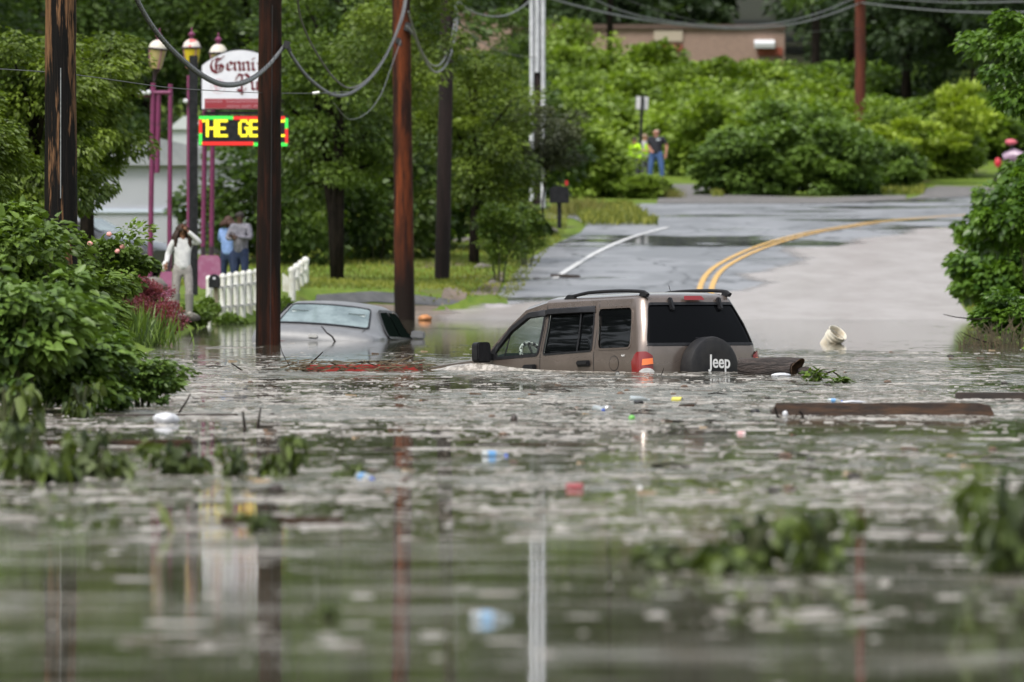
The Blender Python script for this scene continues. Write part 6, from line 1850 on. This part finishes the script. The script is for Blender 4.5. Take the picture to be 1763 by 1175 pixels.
# individual small floaters
m_chip = mat('wood_chip', (.16,.09,.05), .6, noise=6, col2=(.07,.045,.03)); m_chipd = mat('dark_chip', (.03,.025,.02), .6); m_reed = mat('pale_reed', (.36,.27,.17), .6)
rgf = random.Random(55); protos_f = []
def chip(m, i):
    mb = MB()
    rg_ = random.Random(i)
    if i % 3 == 0: mb.box((0,0,.006), (.12,.05,.022), rot=(0,.08,.3))
    elif i % 3 == 1: mb.tube([(-.14,0,.004),(-.03,.02,.018),(.05,-.01,.012),(.15,.01,.0)], [.007,.009,.008,.004], 5); mb.tube([(-.02,.01,.015),(.03,.05,.05)], [.005,.002], 4)
    else: mb.rock((0,0,.006), (.05,.05,.022), rg_)
    return mb.build(('wood_chip','twig','bark_scrap')[i % 3], m)
kinds = [(m_chip,0),(m_chipd,1),(m_chip,2),(m_reed,0),(m_bark,1),(m_chipd,2)]
labs = [('brown wood chip floating loose on the scummy water','wood chip','wood chips floating on the flood'),('thin dark twig floating loose on the scummy water','twig','twigs floating on the flood'),('brown lump of bark floating loose on the scummy water','bark scrap','bark scraps floating on the flood'),
        ('pale wood chip floating loose on the scummy water','wood chip','pale wood chips floating on the flood'),('crooked brown twig floating loose on the scummy water','twig','crooked twigs floating on the flood'),('blackish lump of bark floating loose on the scummy water','bark scrap','blackish bark scraps floating on the flood')]
for k, (m_, i) in enumerate(kinds):
    o = chip(m_, i); tag(o, *labs[k]); protos_f.append(o)
for j in range(110):
    row = 600+250*rgf.random()**1.1; px = rgf.uniform(310, 1760)
    if 800 < px < 1400 and row < 655: row += 60
    k = j % 6
    if j < 6: o = protos_f[k]
    else: o = protos_f[k].copy(); COL.objects.link(o)
    o.location = on_water(px, row); o.rotation_euler = (0,0,rgf.uniform(-.8,.8)); q = rgf.uniform(.35,.9); o.scale = (q,q,q)
# fine litter nobody could count
r = np.random.default_rng(21)
N = 56000
rows = 590+ (r.random(N)**1.35)*600
px = r.uniform(-40, 1800, N)
dens_ = .5+.5*np.sin(px*.006+rows*.05)*np.sin(rows*.09+1.3)
band_ = np.exp(-((rows-690)/50)**2)*.9+np.exp(-((rows-640)/18)**2)*.6+.12
kp = r.random(N) < (dens_*.5+band_*.6)*np.clip((rows-588)/40,0,1)*np.clip((1230-rows)/330,0,1)*np.clip(1-(rows-850)/110, .10, 1)
kp &= ~((np.abs(rows-765) < 16) & (px > 1130) & (r.random(N) < .6))
rows, px = rows[kp], px[kp]
s = (rows-HZ)/CH; Xc = (px-881.5)/s; Yc = F/s
# two thirds of them gather in rafts
n_c = len(Xc)//75; ci = r.integers(0, n_c, len(Xc)); go = r.random(len(Xc)) < .68
cx0, cy0 = Xc[:n_c].copy(), Yc[:n_c].copy(); spr = (.12+.5*r.random(n_c)**2)
Xc = np.where(go, cx0[ci]+r.normal(size=len(Xc))*spr[ci]*1.2, Xc); Yc = np.where(go, cy0[ci]+r.normal(size=len(Xc))*spr[ci]*1.8, Yc)
N = len(Xc)
# keep out of the vehicles
rad = .006+.020*r.random(N)**3
long_ = 1+7*r.random(N)**3
hgt = .0015+.005*r.random(N)**2
K = 6; ang = np.arange(K)*2*math.pi/K
Vx = Xc[:,None]+rad[:,None]*long_[:,None]*np.cos(ang)[None]*(.8+.4*r.random((N,K)))
Vy = Yc[:,None]+rad[:,None]*2.2*np.sin(ang)[None]*(.8+.4*r.random((N,K)))
ring0 = np.stack([Vx, Vy, np.zeros((N,K))+.001], 2)
cx_, cy_ = Vx.mean(1, keepdims=True), Vy.mean(1, keepdims=True)
ring1 = np.stack([cx_+(Vx-cx_)*.75, cy_+(Vy-cy_)*.75, np.repeat(hgt[:,None], K, 1)], 2)
V = np.concatenate([ring0, ring1], 1).reshape(-1,3)
qs = [[k, (k+1) % K, K+(k+1) % K, K+k] for k in range(K)]+[[K,K+1,K+2,K+3],[K,K+3,K+4,K+5]]
Fq = (np.array(qs)[None]+np.arange(N)[:,None,None]*2*K).reshape(-1,4)
m_lit = leaf_mat('litter', (.08,.06,.04), (.42,.40,.37), .6, 0)
tn = np.repeat(np.where(r.random(N) < .22, r.random(N)*.3, .45+.55*r.random(N)), 2*K)
o = bpy.data.objects.new('floating_litter', mesh_np('litter', V, Fq, tn, m_lit)); COL.objects.link(o)
tag(o, 'countless flecks of foam, straw and rubbish drifting on the flood', 'litter', kind='stuff')
# water piling up round the bonnet of the SUV and a foam line along its side
m_wake = bpy.data.materials.new('wake_water'); m_wake.use_nodes = True
n = m_wake.node_tree; b = n.nodes['Principled BSDF']
n.links.new(mixc(n, mrange(n, noise_node(n, mapping(n, (14, 5, 14)), 1, 4, .7), .42, .6), (.20,.175,.145), (.46,.42,.37)), b.inputs['Base Color'])
b.inputs['Roughness'].default_value = .25
def ridge(pts, wd, name, label):
    vs = []; K_ = 7
    for (px, row, sx, h) in pts:
        c = at(px, 454, sx); c.z = 0
        for k in range(K_):
            a = (k/(K_-1)-.5)*2
            vs.append((c.x, c.y+a*wd, h*math.cos(a*math.pi/2)**1.3-.004+rgf.uniform(-.003,.003)))
    fs = [(i*K_+k, i*K_+k+1, (i+1)*K_+k+1, (i+1)*K_+k) for i in range(len(pts)-1) for k in range(K_-1)]
    return tag(MB().add(vs, fs).build(name, m_wake, smooth='all'), label, None, None, 'structure')
ridge([(700,0,152.4,.0),(738,0,152.6,.014),(762,0,152.7,.034),(785,0,152.8,.060),(808,0,152.9,.078),(832,0,153.1,.080),(855,0,153.3,.064),(885,0,153.7,.040),(920,0,154.3,.022),(965,0,155,.013),(1010,0,155.7,.010),(1060,0,156.4,.008),(1095,0,156.9,.006)], .20, 'wake', 'water heaped up round the bonnet of the SUV')
# foam line
